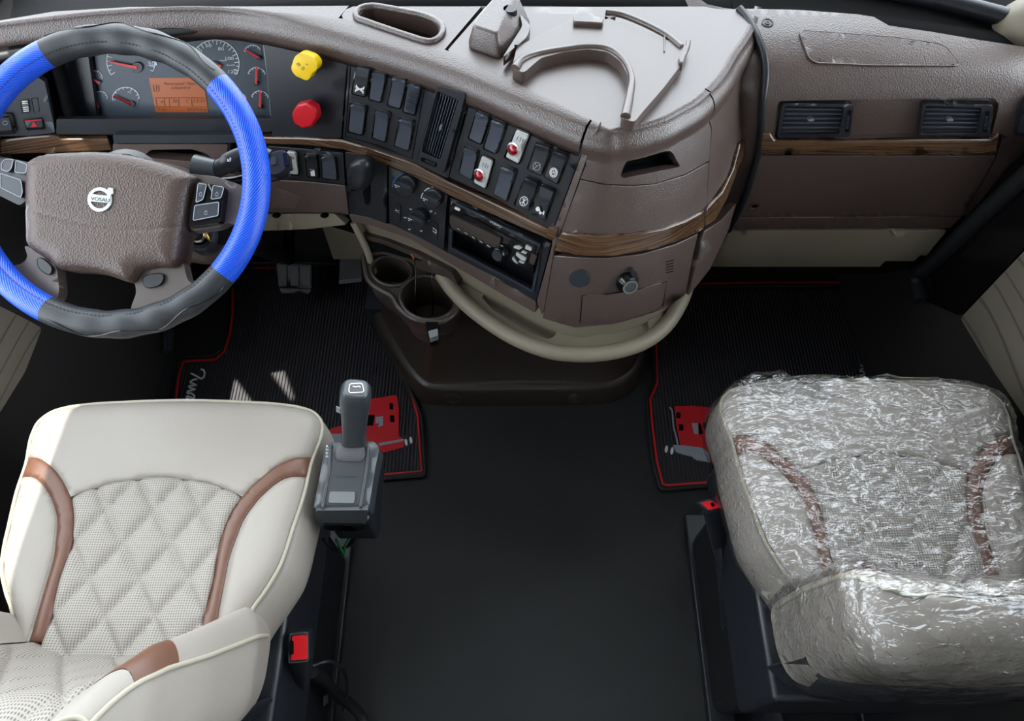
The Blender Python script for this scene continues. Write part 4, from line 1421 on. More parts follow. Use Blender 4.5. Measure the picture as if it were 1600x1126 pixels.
CUZ = .575
CU = PlaneS((0, 0, CUZ), (0, 0, 1), (0, 1, 0))
cup = thing('cup_holder', CU.pt([(650, 470)])[0] - [0, 0, .2], 'dark brown double cup holder hanging below the dash', 'cup holder')
oc_ = [(566, 372), (578, 368), (640, 388), (700, 418), (716, 440), (719, 466), (714, 484), (700, 497), (686, 502), (662, 501), (640, 494), (622, 478), (612, 462), (597, 453), (582, 444), (573, 430), (568, 400)]
small, big = ell(612, 424, 31, 22, 30, 8), ell(669, 466, 43, 33, 36, 8)
oc_s = spline(oc_, 4, True)
plate('back_panel', FA, rr([(562, 366), (600, 376), (650, 396), (706, 426), (716, 446), (700, 434), (655, 421), (640, 408), (600, 397), (575, 400)], 4), -.04, -.02, DKBROWN, cup, bevel=.002)
plate('back_slot', FA, rr([(568, 374), (600, 383), (660, 408), (640, 404), (600, 393), (577, 394)], 3), -.022, -.018, DEEP, cup)
plate('rim', CU, oc_s, -.02, 0, DKBROWN, cup, holes=[small, big], step=10, bevel=.003)
tube('rim_bead', CU.pt(spline(oc_[4:17], 5), -.002), .0065, DKBROWN, cup, 10)
bot = CU.pt(oc_s)
cb = bot.mean(0)
back_shift = np.array([.012, .03, 0])
rows = []
for z, k in ((-.01, 1.0), (-.06, .97), (-.11, .86), (-.16, .66), (-.2, .45)):
    rows.append(cb + (bot - cb) * [k, k, 1] + back_shift * (1 - k) * 3 + [0, 0, z])
loft('body', rows, DKBROWN, cup, closed=True)
for nm, E_, dep in (('small_cup', small, .085), ('large_cup', big, .10)):
    P = CU.pt(E_)
    c = P.mean(0)
    loft(nm, [P, c + (P - c) * .93 - [0, 0, dep], c + (P - c) * .01 - [0, 0, dep]], DKBROWN, cup, closed=True)
tube('cup_ring', CU.pt(ell(669, 466, 44, 34, 40, 8), .002), .004, DKBROWN, cup, 8, True)
tube('cup_ring', CU.pt(ell(612, 424, 32, 23, 34, 8), .002), .004, DKBROWN, cup, 8, True)
cl_ = np.array(z6((492, 808), (548, 805), (546, 870), (542, 905), (505, 912), (488, 850)))
plate('notch', CU, rr(cl_, 3), -.03, .0035, DEEP, cup)
plate('spring_clip', CU, rr(z6((500, 880), (545, 868), (546, 900), (508, 914)), 2), -.01, .006, STEELL, cup, bevel=.001)
for i, pts in enumerate(([(644, 413, .05), (652, 430, .03), (645, 465, -.04), (642, 486, -.09)], [(686, 426, .03), (676, 440, .02), (676, 455, -.02), (668, 480, -.08)])):
    wr_ = thing('loose_wire', CU.pt([pts[-1][:2]], pts[-1][2])[0], ['thin wire with bare copper end hanging into the large cup', 'thin black wire hanging into the right of the large cup'][i], 'wire')
    P = spline([CU.pt([p[:2]], p[2])[0] for p in pts], 6)
    tube('strand', P, .0016, BLACKG, wr_, 6)
    tube('bare_end', P[:5], .0021, COPPER if i == 0 else BLACKG, wr_, 6)

FL = PlaneS((0, 0, 0), (0, 0, 1), (0, 1, 0))
fc = thing('floor_console', FL.pt([(830, 600)])[0], 'dark brown moulded floor console between the two footwells', 'console')
ft = [(575, 470), (588, 520), (606, 556), (630, 596), (652, 622), (672, 632), (720, 634), (800, 634), (900, 633), (950, 630), (980, 618), (998, 600), (1006, 575), (1008, 540), (1006, 480), (1000, 430)]
P0 = FL.pt(spline(ft, 5))
c = np.array([.02, 1.25, 0])


def inset(P, d, z):
    v = c - P
    v[:, 2] = 0
    return P + nrm(v) * d + [0, 0, z]


loft('flange', [P0, inset(P0, .004, .03), inset(P0, .010, .07), inset(P0, .016, .079), inset(P0, .03, .082)], DKBROWN, fc)
loft('body', [inset(P0, .028, .081), inset(P0, .036, .09), inset(P0, .052, .18), inset(P0, .07, .35), inset(P0, .09, .56)], DKBROWN, fc)
for px in ((704, 612), (891, 616)):
    q = FL.pt([px])[0] + [0, 0, .03]
    b = P0[np.argmin(np.linalg.norm(P0[:, :2] - q[:2], axis=1))]
    lathe('plug', [(.022, 0), (.022, .003), (.020, .0045), (0, .005)], inset(b[None], .006, .036)[0], (0, -1, .15), DKBROWN, fc, 26)

# ------------------------------------------------------------------ steering wheel
WC = np.array([-.5909, .7757, 1.0356])
WE, WY, WR, Wr = math.radians(60.3), math.radians(3.05), .2113, .0202
WN = np.array([math.sin(WY) * math.cos(WE), -math.cos(WY) * math.cos(WE), math.sin(WE)])
WP = PlaneS(WC, WN)
WU, WV = WP.U, WP.V
sw = thing('steering_wheel', WC - WN * .06, 'steering wheel with blue and black two-tone cover and brown leather hub', 'steering wheel')


def wang(px):
    p = WP.pt([px])[0] - WC
    return math.degrees(math.atan2(p @ WV, p @ WU))


def rim(name, a0, a1, m, grip, nphi=22, lab=None):
    n = max(12, int(abs(a1 - a0) / 1.5))
    A = np.radians(np.linspace(a0, a1, n))
    ph = np.linspace(0, 2 * np.pi, nphi)
    V, UV = [], []
    for i, a in enumerate(A):
        f = i / (n - 1)
        r = Wr
        if grip:
            r = Wr * (1 + .05 * math.sin(f * math.pi) + .045 * math.sin(f * math.pi * 11) * math.sin(f * math.pi))
        e = math.cos(a) * WU + math.sin(a) * WV
        for p in ph:
            V.append(WC + e * (WR + r * math.cos(p)) + WN * r * math.sin(p))
            UV.append((a * WR * 105, p * Wr * 105 * 1.7))
    F = []
    for i in range(n - 1):
        for j in range(nphi - 1):
            F.append((i * nphi + j, i * nphi + j + 1, (i + 1) * nphi + j + 1, (i + 1) * nphi + j))
    F += [tuple(range(nphi - 1)), tuple((n - 1) * nphi + j for j in range(nphi - 1))]
    o = mk(name, V, F, m, sw, 60, uv=UV)
    if lab:
        tag(o, lab)
    # stitched seam along the inner side
    SV, SF = [], []
    k = int(abs(a1 - a0) / 1.6)
    for i in range(k):
        aa = [math.radians(a0 + (a1 - a0) * (i + d) / k) for d in (.15, .7)]
        for a in aa:
            e = math.cos(a) * WU + math.sin(a) * WV
            for p in (2.12, 2.22):
                SV.append(WC + e * (WR + (Wr * 1.06) * math.cos(p)) + WN * Wr * 1.06 * math.sin(p))
        b = len(SV) - 4
        SF.append((b, b + 1, b + 3, b + 2))
    st = mk('stitching', SV, SF, MATS['blue_thread'] if m == BLUE else MATS['black_thread'], o, 0)
    tag(st, None, None, None, 'stuff')
    if grip:
        P = []
        for f in np.linspace(.04, .96, 60):
            a = math.radians(a0 + (a1 - a0) * f)
            e = math.cos(a) * WU + math.sin(a) * WV
            p = .75 + .28 * math.sin(f * math.pi * 6)
            r = Wr * (1 + .05 * math.sin(f * math.pi) + .045 * math.sin(f * math.pi * 11) * math.sin(f * math.pi))
            P.append(WC + e * (WR + r * math.cos(p)) + WN * r * math.sin(p))
        tube('accent_cord', P, .0012, BLACKG, o, 6)
    return o


mat('blue_thread', (12, 42, 130), .6)
mat('black_thread', (10, 11, 14), .7)
aTR, aTL, aBR, aBL = wang((336, 137)), wang((78, 92)), wang((342, 422)), wang((78, 477))
aTL, aBL = (aTL + 360) % 360, (aBL + 360) % 360
aBR = (aBR + 360) % 360
rim('rim_cover', aTR, aTL, BLKLE, True, lab='black padded grip at the top of the rim')
rim('rim_cover', aTL, aBL, BLUE, False, lab='blue carbon weave section at the left')
rim('rim_cover', aBL, aBR, BLKLE, True, lab='black padded grip at the bottom of the rim')
rim('rim_cover', aBR - 360, aTR, BLUE, False, lab='blue carbon weave section at the right')

GREYB = mat('grey_brown_spoke', (92, 82, 77), .38, grain=('noise', 700, .08))
hubp = spline(z5((128, 130), (150, 92), (230, 62), (420, 52), (560, 60), (700, 88), (830, 128), (912, 168), (915, 185), (890, 230), (872, 330), (855, 440), (826, 575), (735, 585), (660, 600), (625, 640), (600, 655), (500, 622), (400, 604), (285, 596), (235, 555), (140, 492), (128, 400), (124, 250)), 4, True)
seam = np.array(z5((110, 300), (180, 332), (270, 362), (450, 402), (600, 418), (720, 420), (880, 402)))


def hub_bump(V):
    d = pdist(V, seam, False)
    return -.0022 * np.exp(-(d / 2.6) ** 2)


hub = plate('hub_pad', WP, hubp, -.05, -.014, HUBB, sw, step=3.4, dome=.02, domew=30, smooth=70, bump=hub_bump)
EO = .0075
em = plate('emblem', WP, ell(155.5, 311.5, 19.3, 19.3, 36), EO - .004, EO + .001, SILV, hub, holes=[ell(155.5, 311.5, 13.6, 13.8, 30)], step=30, bevel=.0006)
plate('emblem_bar', WP, [(139, 302.5), (173, 306), (173, 317.5), (139, 314)], EO - .004, EO + .0018, SILV, em, bevel=.0005)
ptext('emblem_letters', WP, 'VOSAU', (141.5, 312.4), (170.5, 315.6), (.2, -5.6), EO + .0024, SLATE, em)
plate('emblem_arrow', WP, [(166, 300), (169, 292.5), (177, 294), (177, 303), (172.5, 304.5)], EO - .004, EO + .0012, SILV, em, bevel=.0005)

spk = lambda name, pts, o0=-.045, o1=-.022, m=GREYB, **k: plate(name, WP, rr(pts, 8), o0, o1, m, sw, step=10, bevel=.004, **k)
spk('spoke', z5((870, 150), (1000, 165), (1120, 205), (1125, 330), (1105, 400), (1060, 372), (1020, 400), (880, 420)))
spk('spoke', z5((620, 650), (660, 600), (850, 560), (870, 650), (940, 690), (880, 740), (760, 780), (600, 785), (632, 700)))
spk('spoke', z5((110, 480), (150, 500), (262, 580), (275, 700), (260, 740), (180, 720), (90, 650), (30, 580), (100, 570), (130, 540)))
spk('spoke', z5((-60, 60), (140, 100), (130, 300), (60, 240), (-70, 210)))
for poly in (((662, 645), (680, 624), (745, 615), (755, 640), (735, 668), (680, 678)), ((175, 550), (195, 545), (235, 580), (235, 610), (215, 615), (180, 585))):
    b = plate('spoke_button', WP, spline(z5(*poly), 4, True), -.024, -.016, BLACK, sw, bevel=.0015)
    tube('button_rim', WP.pt(sight(WP, spline(z5(*poly), 4, True), -.019), -.019), .0012, STEEL, b, 6, True)
pod = plate('switch_pod', WP, rr(z5((908, 190), (1040, 210), (1022, 378), (872, 398), (878, 340)), 5), -.03, -.006, BLACKG, sw, bevel=.002)
for quad in (((915, 196), (955, 200), (938, 270), (905, 285)), ((985, 205), (1035, 214), (1022, 262), (975, 270)), ((900, 298), (1012, 282), (1008, 345), (892, 368))):
    b = plate('pod_key', WP, rr(z5(*quad), 3), -.008, -.002, SLATE, pod, bevel=.0008)
    ribbons('key_outline', WP, [rr(z5(*quad), 3)], 1.2, -.0015, GREYP, b, closed=True)
    c_ = np.mean(z5(*quad), 0)
    ribbons('key_mark', WP, [[c_ + (-3, 3), c_ + (0, -1), c_ + (2, 3)], [c_ + (-3, 5), c_ + (2, 5.5)]], 1, -.0013, GREYP, b)
pod = plate('switch_pod', WP, rr(z5((-50, 75), (110, 95), (128, 135), (118, 280), (90, 300), (-50, 230)), 5), -.03, -.006, BLACK, sw, bevel=.002)
for quad in (((5, 105), (20, 85), (62, 85), (50, 130), (35, 142), (5, 132)), ((72, 90), (125, 108), (118, 150), (68, 145)), ((0, 150), (95, 180), (104, 235), (95, 262), (0, 215))):
    b = plate('pod_key', WP, rr(z5(*quad), 3), -.008, -.001, SLATE, pod, bevel=.0012)
    ribbons('key_outline', WP, [rr(z5(*quad), 3)], 1.0, -.0006, GREYP, b, closed=True)
lathe('hub_back', [(.045, -.12), (.05, -.09), (.055, -.06), (.05, -.03)], WC, WN, BLACK, sw, 28)
lathe('rim_core', [(.052, -.05), (.06, -.04), (.05, -.03)], WC, WN, BLACK, sw, 28)

# ------------------------------------------------------------------ column, stalks, ignition
col = thing('steering_column', WC - WN * .40, 'brown moulded steering column shroud under the wheel', 'steering column')
P = [WC - WN * d + np.array([.0, 0, 0]) for d in (.115, .14, .20, .28, .36, .42)]
tube('shroud', P, [.05, .068, .078, .08, .074, .06], BROWNS, col, 28)
tube('shaft', [WC - WN * .40, np.array([-.62, 1.25, .25])], .022, BLACK, col, 12)
WPb = PlaneS(WC - WN * .085, WN)
stk = thing('turn_signal_stalk', WPb.pt([(320, 265)])[0], 'black turn signal stalk reaching right behind the blue rim', 'stalk')
pts = lambda L, o: [WPb.pt([p], o)[0] for p in L]
tube('boot', pts([(305, 262), (322, 265), (338, 266)], 0), [.021, .02, .017], STEEL, stk, 16)
tube('arm', spline(pts([(334, 268), (352, 258), (378, 246), (404, 241), (424, 247)], 0), 5), [.015] * 6 + [.018] * 8 + [.015] * 7, BLACK, stk, 14, flat=.8)
ge = plate('grip', WPb, rr(zb((790, 110), (880, 82), (950, 92), (965, 215), (880, 290), (800, 300)), 6), -.012, .012, BLACK, stk, bevel=.004)
plate('end_button', WPb, rr(zb((905, 100), (952, 100), (965, 205), (925, 235)), 3), .010, .016, BLACKG, ge, bevel=.002)
plate('slide_button', WPb, rr(zb((805, 145), (850, 140), (850, 205), (808, 215)), 2), .010, .0145, SLATE, ge, bevel=.001)
ribbons('wiper_mark', WPb, [ell(358, 249, 2.5, 3, 12), [(355, 252), (361, 247)]], 1, .0165, WHITE, stk)
st2 = thing('retarder_stalk', WPb.pt([(345, 275)], -.02)[0], 'second black stalk just below the turn signal stalk', 'stalk')
tube('arm', spline(pts([(330, 280), (355, 278), (385, 272), (420, 262)], -.03), 4), .011, BLACKG, st2, 12)
tube('tip', spline(pts([(405, 267), (425, 262), (441, 257)], -.03), 4), .013, BLACK, st2, 12)
WPc = PlaneS(WC - WN * .16, WN)
ig = thing('ignition_lock', WPc.pt([(312, 368)])[0], 'chrome ignition lock with brass key rings on the column', 'ignition lock')
q = WPc.pt([(313, 368)], .0)[0]
lathe('housing', [(.03, -.03), (.029, .0), (.024, .008), (.018, .009), (.018, 0)], q, WN, BLACK, ig, 26)
lathe('barrel', [(.0145, 0), (.0145, .014), (.012, .017), (.006, .0175), (.005, .014), (0, .014)], q, WN, CHROME, ig, 22)
for i, (c_, r_) in enumerate((((325, 365), .011), ((328, 367), .013), ((331, 368), .015))):
    o_ = WPc.pt([c_], .012)[0]
    A = np.linspace(0, 2 * np.pi, 28, endpoint=False)
    tube('key_ring', [o_ + r_ * (math.cos(a) * WN * .9 + math.sin(a) * (WV * .9 - WU * .3)) for a in A], .0013, mat('brass_%d' % i, (190, 160, 96), .25, metal=1) if i == 0 else MATS['brass_0'], ig, 6, True)
plate('key_fob', WPc, rr([(332, 352), (352, 345), (366, 350), (362, 372), (345, 384), (334, 374)], 5), -.01, -.004, DEEP, ig, bevel=.002)

# ------------------------------------------------------------------ pedals
hz_ = lambda px, z: PlaneS((0, 0, z), (0, 0, 1), (0, 1, 0)).pt([px])[0]
bp = thing('brake_pedal', hz_((460, 432), .12), 'wide ribbed black brake pedal above the driver mat', 'pedal')
PB = PlaneS(hz_((460, 432), .17), (0, -.62, .78))
pad = plate('pad', PB, rr([(431, 411), (487, 413), (487, 451), (436, 449)], 4), -.012, .006, RUBBER, bp, bevel=.003)
for x0, x1 in ((433, 448), (452, 467), (471, 485)):
    plate('rib', PB, rr([(x0, 414), (x1, 415), (x1, 447), (x0 + 2, 446)], 2), .005, .010, RUBBER, pad, bevel=.0015)
plate('lower_lip', PB, rr([(436, 450), (487, 452), (483, 459), (440, 458)], 3), -.012, .002, RUBBER, bp, bevel=.002)
tube('arm', [hz_((452, 415), .17), hz_((448, 385), .32) + [0, .03, 0], hz_((444, 345), .62) + [0, .10, 0]], .014, BLACKG, bp, 10)
ap = thing('accelerator_pedal', hz_((545, 425), .10), 'black accelerator pedal beside the cup holder', 'pedal')
PAc = PlaneS(hz_((545, 425), .12), (0, -.7, .7))
plate('pad', PAc, rr([(531, 400), (563, 398), (566, 436), (530, 441)], 3), -.01, .006, RUBBER, ap, bevel=.003)
plate('edge_strip', PAc, rr([(529, 437), (565, 433), (565, 440), (530, 444)], 2), .0, .008, SLATE, ap, bevel=.0015)
tube('arm', [hz_((548, 405), .12), hz_((545, 372), .35) + [0, .08, 0]], .012, BLACKG, ap, 10)
fr_ = thing('dead_pedal', hz_((255, 530), .06), 'dark ribbed footrest left of the driver mat', 'footrest')
PF = PlaneS(hz_((255, 530), .05), (0, -.5, .85))
dp = plate('pad', PF, rr([(240, 505), (270, 502), (268, 550), (246, 552)], 3), -.012, .004, RUBBER, fr_, bevel=.003)
for i in range(4):
    plate('rib', PF, [(245 + i * 6, 508), (248 + i * 6, 508), (250 + i * 5, 547), (247 + i * 5, 547)], .003, .009, SLATE, dp)
boxes('footwell_liner', [((-.50, 1.28, .20), (-.20, 1.36, .62))], BEIGE, parent=bpy.data.objects['wall_front'])
boxes('footwell_liner', [((-.42, 1.18, .02), (-.22, 1.30, .10))], SLATE, parent=bpy.data.objects['wall_front'])

# ------------------------------------------------------------------ rubber floor mats
MZ = PlaneS((0, 0, .012), (0, 0, 1), (0, 1, 0))
ML = zc(240, 380, .3375)
MR = zc(980, 560, .26649)
T3 = zc(400, 560, .26649)


def floor_mat(label, outline, redline, inner):
    t = thing('floor_mat', FL.pt([np.mean(outline, 0)])[0], label, 'floor mat')
    b = plate('base', MZ, rr(outline, 5, 3), -.010, 0, MATM, t, step=60, bevel=.003)
    tube('edge_bead', MZ.pt(rr(outline, 5, 3), .0), .006, RUBBER, t, 8, True, flat=.8)
    ribbons('red_border', MZ, [redline], 3.2, .002, REDP, t)
    W = MZ.pt(np.array(inner))[:, :2]
    V, F = [], []
    x = W[:, 0].min() + .004
    while x < W[:, 0].max():
        ys = []
        for i in range(len(W)):
            a, c_ = W[i], W[(i + 1) % len(W)]
            if (a[0] > x) != (c_[0] > x):
                ys.append(a[1] + (c_[1] - a[1]) * (x - a[0]) / (c_[0] - a[0]))
        ys.sort()
        for y0, y1 in zip(ys[::2], ys[1::2]):
            if y1 - y0 < .01:
                continue
            k = len(V)
            for y in (y0, y1):
                V += [(x - .0028, y, .0122), (x - .0014, y, .0158), (x + .0014, y, .0158), (x + .0028, y, .0122)]
            F += [(k, k + 1, k + 5, k + 4), (k + 1, k + 2, k + 6, k + 5), (k + 2, k + 3, k + 7, k + 6), (k, k + 1, k + 2, k + 3), (k + 4, k + 5, k + 6, k + 7)]
        x += .0094
    rb = mk('ribs', V, F, RIBM, t, 0)
    tag(rb, 'fine lengthwise rubber ribs', None, None, 'stuff')
    return t


lo = ML((88, 740), (108, 600), (122, 540), (150, 524), (280, 520), (318, 490), (345, 420), (352, 330), (352, 200), (365, 92), (600, 88), (1010, 100), (1020, 260), (1035, 420), (1130, 560), (1190, 680), (1240, 800), (1258, 1076), (1040, 1092), (560, 1110), (60, 1110))
rl = ML((100, 745), (118, 610), (138, 548), (160, 545), (285, 538), (328, 500), (352, 425), (366, 330), (366, 205))
inn = ML((112, 745), (128, 620), (148, 558), (290, 552), (340, 510), (366, 425), (378, 330), (378, 115), (1000, 118), (1010, 280), (1025, 440), (1115, 575), (1170, 690), (1212, 800), (1232, 1048), (1040, 1062), (560, 1080), (75, 1080))
ml = floor_mat('ribbed black floor mat with red border in the driver footwell', lo, np.array(rl), inn)
ribbons('red_border', MZ, [ML((465, 114), (562, 114))], 3.0, .003, REDP, ml)
ribbons('red_border', MZ, [ML((1192, 690), (1222, 800), (1240, 1052), (1040, 1072), (900, 1078))], 3.0, .003, REDP, ml)
sc_ = zc(270, 550, .0799)
ribbons('script_lettering', MZ, [spline(sc_(*L_), 5) for L_ in (((545, 335), (600, 350), (622, 410), (600, 490), (545, 515), (470, 470), (350, 410)), ((480, 530), (430, 530), (350, 570), (360, 600), (460, 640), (400, 650), (325, 660), (330, 690), (435, 725), (380, 740), (290, 770), (300, 810), (350, 800), (420, 850), (400, 900), (290, 860), (280, 900), (420, 960)))], 2.8, .005, WHITE, ml)
gt = plate('truck_graphic', MZ, T3((560, 262), (655, 240), (825, 212), (838, 300), (836, 455), (868, 472), (866, 518), (742, 552), (700, 520), (405, 470), (405, 440), (440, 410), (500, 392), (560, 390)), .001, .0055, REDP, ml, step=40)
BLP = DEEP
for poly in (((782, 258), (804, 262), (804, 300), (782, 297)), ((785, 330), (811, 333), (812, 373), (786, 370)), ((640, 330), (697, 330), (686, 392), (640, 392)), ((505, 340), (640, 325), (640, 345), (505, 365))):
    plate('print_window', MZ, rr(T3(*poly), 1), .005, .0064, BLP, gt)
plate('print_mirror', MZ, T3((702, 342), (745, 338), (744, 392), (716, 400), (722, 376), (700, 380)), .005, .0064, GREYP, gt)
plate('print_hood', MZ, T3((405, 442), (500, 440), (500, 490), (405, 490)), .005, .0064, GREYP, gt)
plate('print_stripe', MZ, T3((718, 495), (868, 470), (866, 482), (722, 512)), .005, .0066, GREYP, gt)
plate('print_lamp_base', MZ, rr(T3((815, 465), (915, 440), (925, 500), (870, 525)), 3), .001, .005, BLACK, gt)
for c_ in ((880, 490), (908, 478)):
    plate('print_lamp', MZ, ell(*T3(c_)[0], 2.2, 5.2, 14, -8), .005, .0066, WHITE, gt)

ro = MR((150, -420), (158, 0), (164, 130), (116, 236), (130, 400), (150, 600), (188, 752), (208, 768), (560, 744), (1500, 760), (1480, 60), (1440, -60), (1426, -430))
ri = MR((186, -410), (188, 0), (188, 150), (150, 245), (165, 400), (195, 600), (222, 728), (560, 706), (1460, 712), (1440, 70), (1400, -50), (1390, -400))
mr = floor_mat('ribbed black floor mat with red border in the passenger footwell', ro, np.array(MR((172, -240), (172, 0), (176, 150), (135, 238), (148, 400), (175, 600), (208, 735), (235, 742), (560, 718))), ri)
ribbons('red_border', MZ, [np.array([(1040, 444), (1200, 441), (1352, 441), (1360, 500), (1364, 545), (1370, 562), (1366, 584), (1372, 640)])], 2.2, .003, REDP, mr)
ribbons('script_lettering', MZ, [spline([(1344, 570), (1351, 574), (1343, 579), (1354, 582), (1345, 588), (1352, 594), (1342, 600), (1350, 608), (1340, 614)], 4)], 2.6, .005, GREYP, mr)
gt = plate('truck_graphic', MZ, MR((278, 280), (380, 276), (520, 290), (560, 300), (560, 620), (500, 612), (480, 545), (440, 520), (312, 506), (290, 400)), .001, .0055, REDP, mr, step=40)
plate('print_bumper', MZ, MR((268, 506), (330, 508), (440, 522), (478, 550), (488, 606), (405, 592), (380, 572), (330, 560), (285, 545)), .001, .0066, GREYP, gt)
for poly in (((288, 315), (313, 315), (313, 349), (288, 349)), ((301, 385), (328, 385), (330, 421), (303, 421)), ((418, 378), (430, 378), (446, 440), (420, 446)), ((440, 376), (500, 368), (500, 432), (462, 432))):
    plate('print_window', MZ, rr(MR(*poly), 1), .005, .0064, BLP, gt)
plate('print_mirror', MZ, MR((378, 378), (414, 378), (418, 444), (392, 440)), .005, .0064, GREYP, gt)
ribbons('print_exhaust', MZ, [spline(MR((248, 284), (264, 310), (272, 400), (286, 450), (298, 506)), 4)], 2.6, .006, GREYP, gt)
plate('print_lamp_base', MZ, rr(MR((218, 505), (270, 495), (290, 560), (240, 562)), 3), .001, .005, BLACK, gt)
for c_ in ((230, 530), (263, 540)):
    plate('print_lamp', MZ, ell(*MR(c_)[0], 2.4, 5.6, 14, 8), .005, .0066, WHITE, gt)

# ------------------------------------------------------------------ seats
RZ = .64
SZ = PlaneS((0, 0, RZ), (0, 0, 1), (0, 1, 0))
SXC = -.598


def loc(px):
    P = SZ.pt(px)
    return np.column_stack([P[:, 0] - SXC, P[:, 1]])


zs = zc(0, 580, .3375)
right_rim = loc([(405, 630), (450, 634), (472, 638), (490, 645), (502, 659), (503, 675), (499, 693), (487, 727), (478, 770), (462, 823), (442, 884), (418, 924), (398, 950), (375, 985)])
quilt_r = loc(zs((740, 505), (880, 515), (1020, 545), (1138, 596)))
quilt_r[0, 0] = 0.0
strap_in = loc(zs((1452, 405), (1350, 430), (1250, 490), (1150, 584), (1090, 662), (1050, 752), (1020, 862), (1000, 980), (975, 1080), (950, 1190), (940, 1260)))
strap_out = loc(zs((1425, 497), (1330, 517), (1230, 592), (1150, 692), (1110, 782), (1075, 882), (1055, 980), (1035, 1080), (1015, 1190), (1005, 1260)))
ybk = .13
mir = lambda L: [(-x, y) for x, y in L]
rim_half = [(0, float(loc([(270, 626)])[0][1]))] + [tuple(p) for p in right_rim] + [(.13, ybk)]
rim_loop = spline([rim_half[0]] + rim_half[1:] + mir(rim_half[1:])[::-1], 5, True)
rim_y = np.array([p[1] for p in rim_loop])


def crown(V):
    """height of the cushion top above the rim plane"""
    V = np.atleast_2d(V)
    d = pdist(V, rim_loop)
    e = np.clip(d / .055, 0, 1)
    h = .020 * np.sqrt(np.clip(1 - (1 - e) ** 2, 0, 1))
    x = np.abs(V[:, 0])
    h += .012 * np.clip((x - .10) / .12, 0, 1) ** 2 * np.clip((.55 - V[:, 1]) / .2, 0, 1)
    h -= .010 * np.exp(-(V[:, 0] / .12) ** 2) * np.clip((.5 - V[:, 1]) / .2, 0, 1)
    return h


def quilt(V):
    a = V[:, 0] / .079 + (V[:, 1] - .40) / .115
    b = V[:, 0] / .079 - (V[:, 1] - .40) / .115
    fa, fb = np.abs(a - np.round(a)), np.abs(b - np.round(b))
    g = np.minimum(fa, fb)
    return .0085 * (1 - np.exp(-g / .10)) - .005


def seat_panel(name, poly, m, t, T, puff=.004, pw=.02, step=.010, extra=None):
    V, F, L = cdt(poly, (), step)
    z = RZ + crown(V) + puff * np.sqrt(np.clip(1 - (1 - np.clip(pdist(V, np.asarray(poly)) / pw, 0, 1)) ** 2, 0, 1)) - puff * .6
    if extra is not None:
        z = z + extra(V)
    P = np.column_stack([V, z])
    n = len(P)
    loop = L[0]
    B = P[loop] - [0, 0, .03]
    k = len(loop)
    F = list(F) + [(loop[i], loop[(i + 1) % k], n + (i + 1) % k, n + i) for i in range(k)]
    return mk(name, T(np.concatenate([P, B])), F, m, t, 75)


def flow(line, n=5):
    return [tuple(p) for p in spline(line, n)]


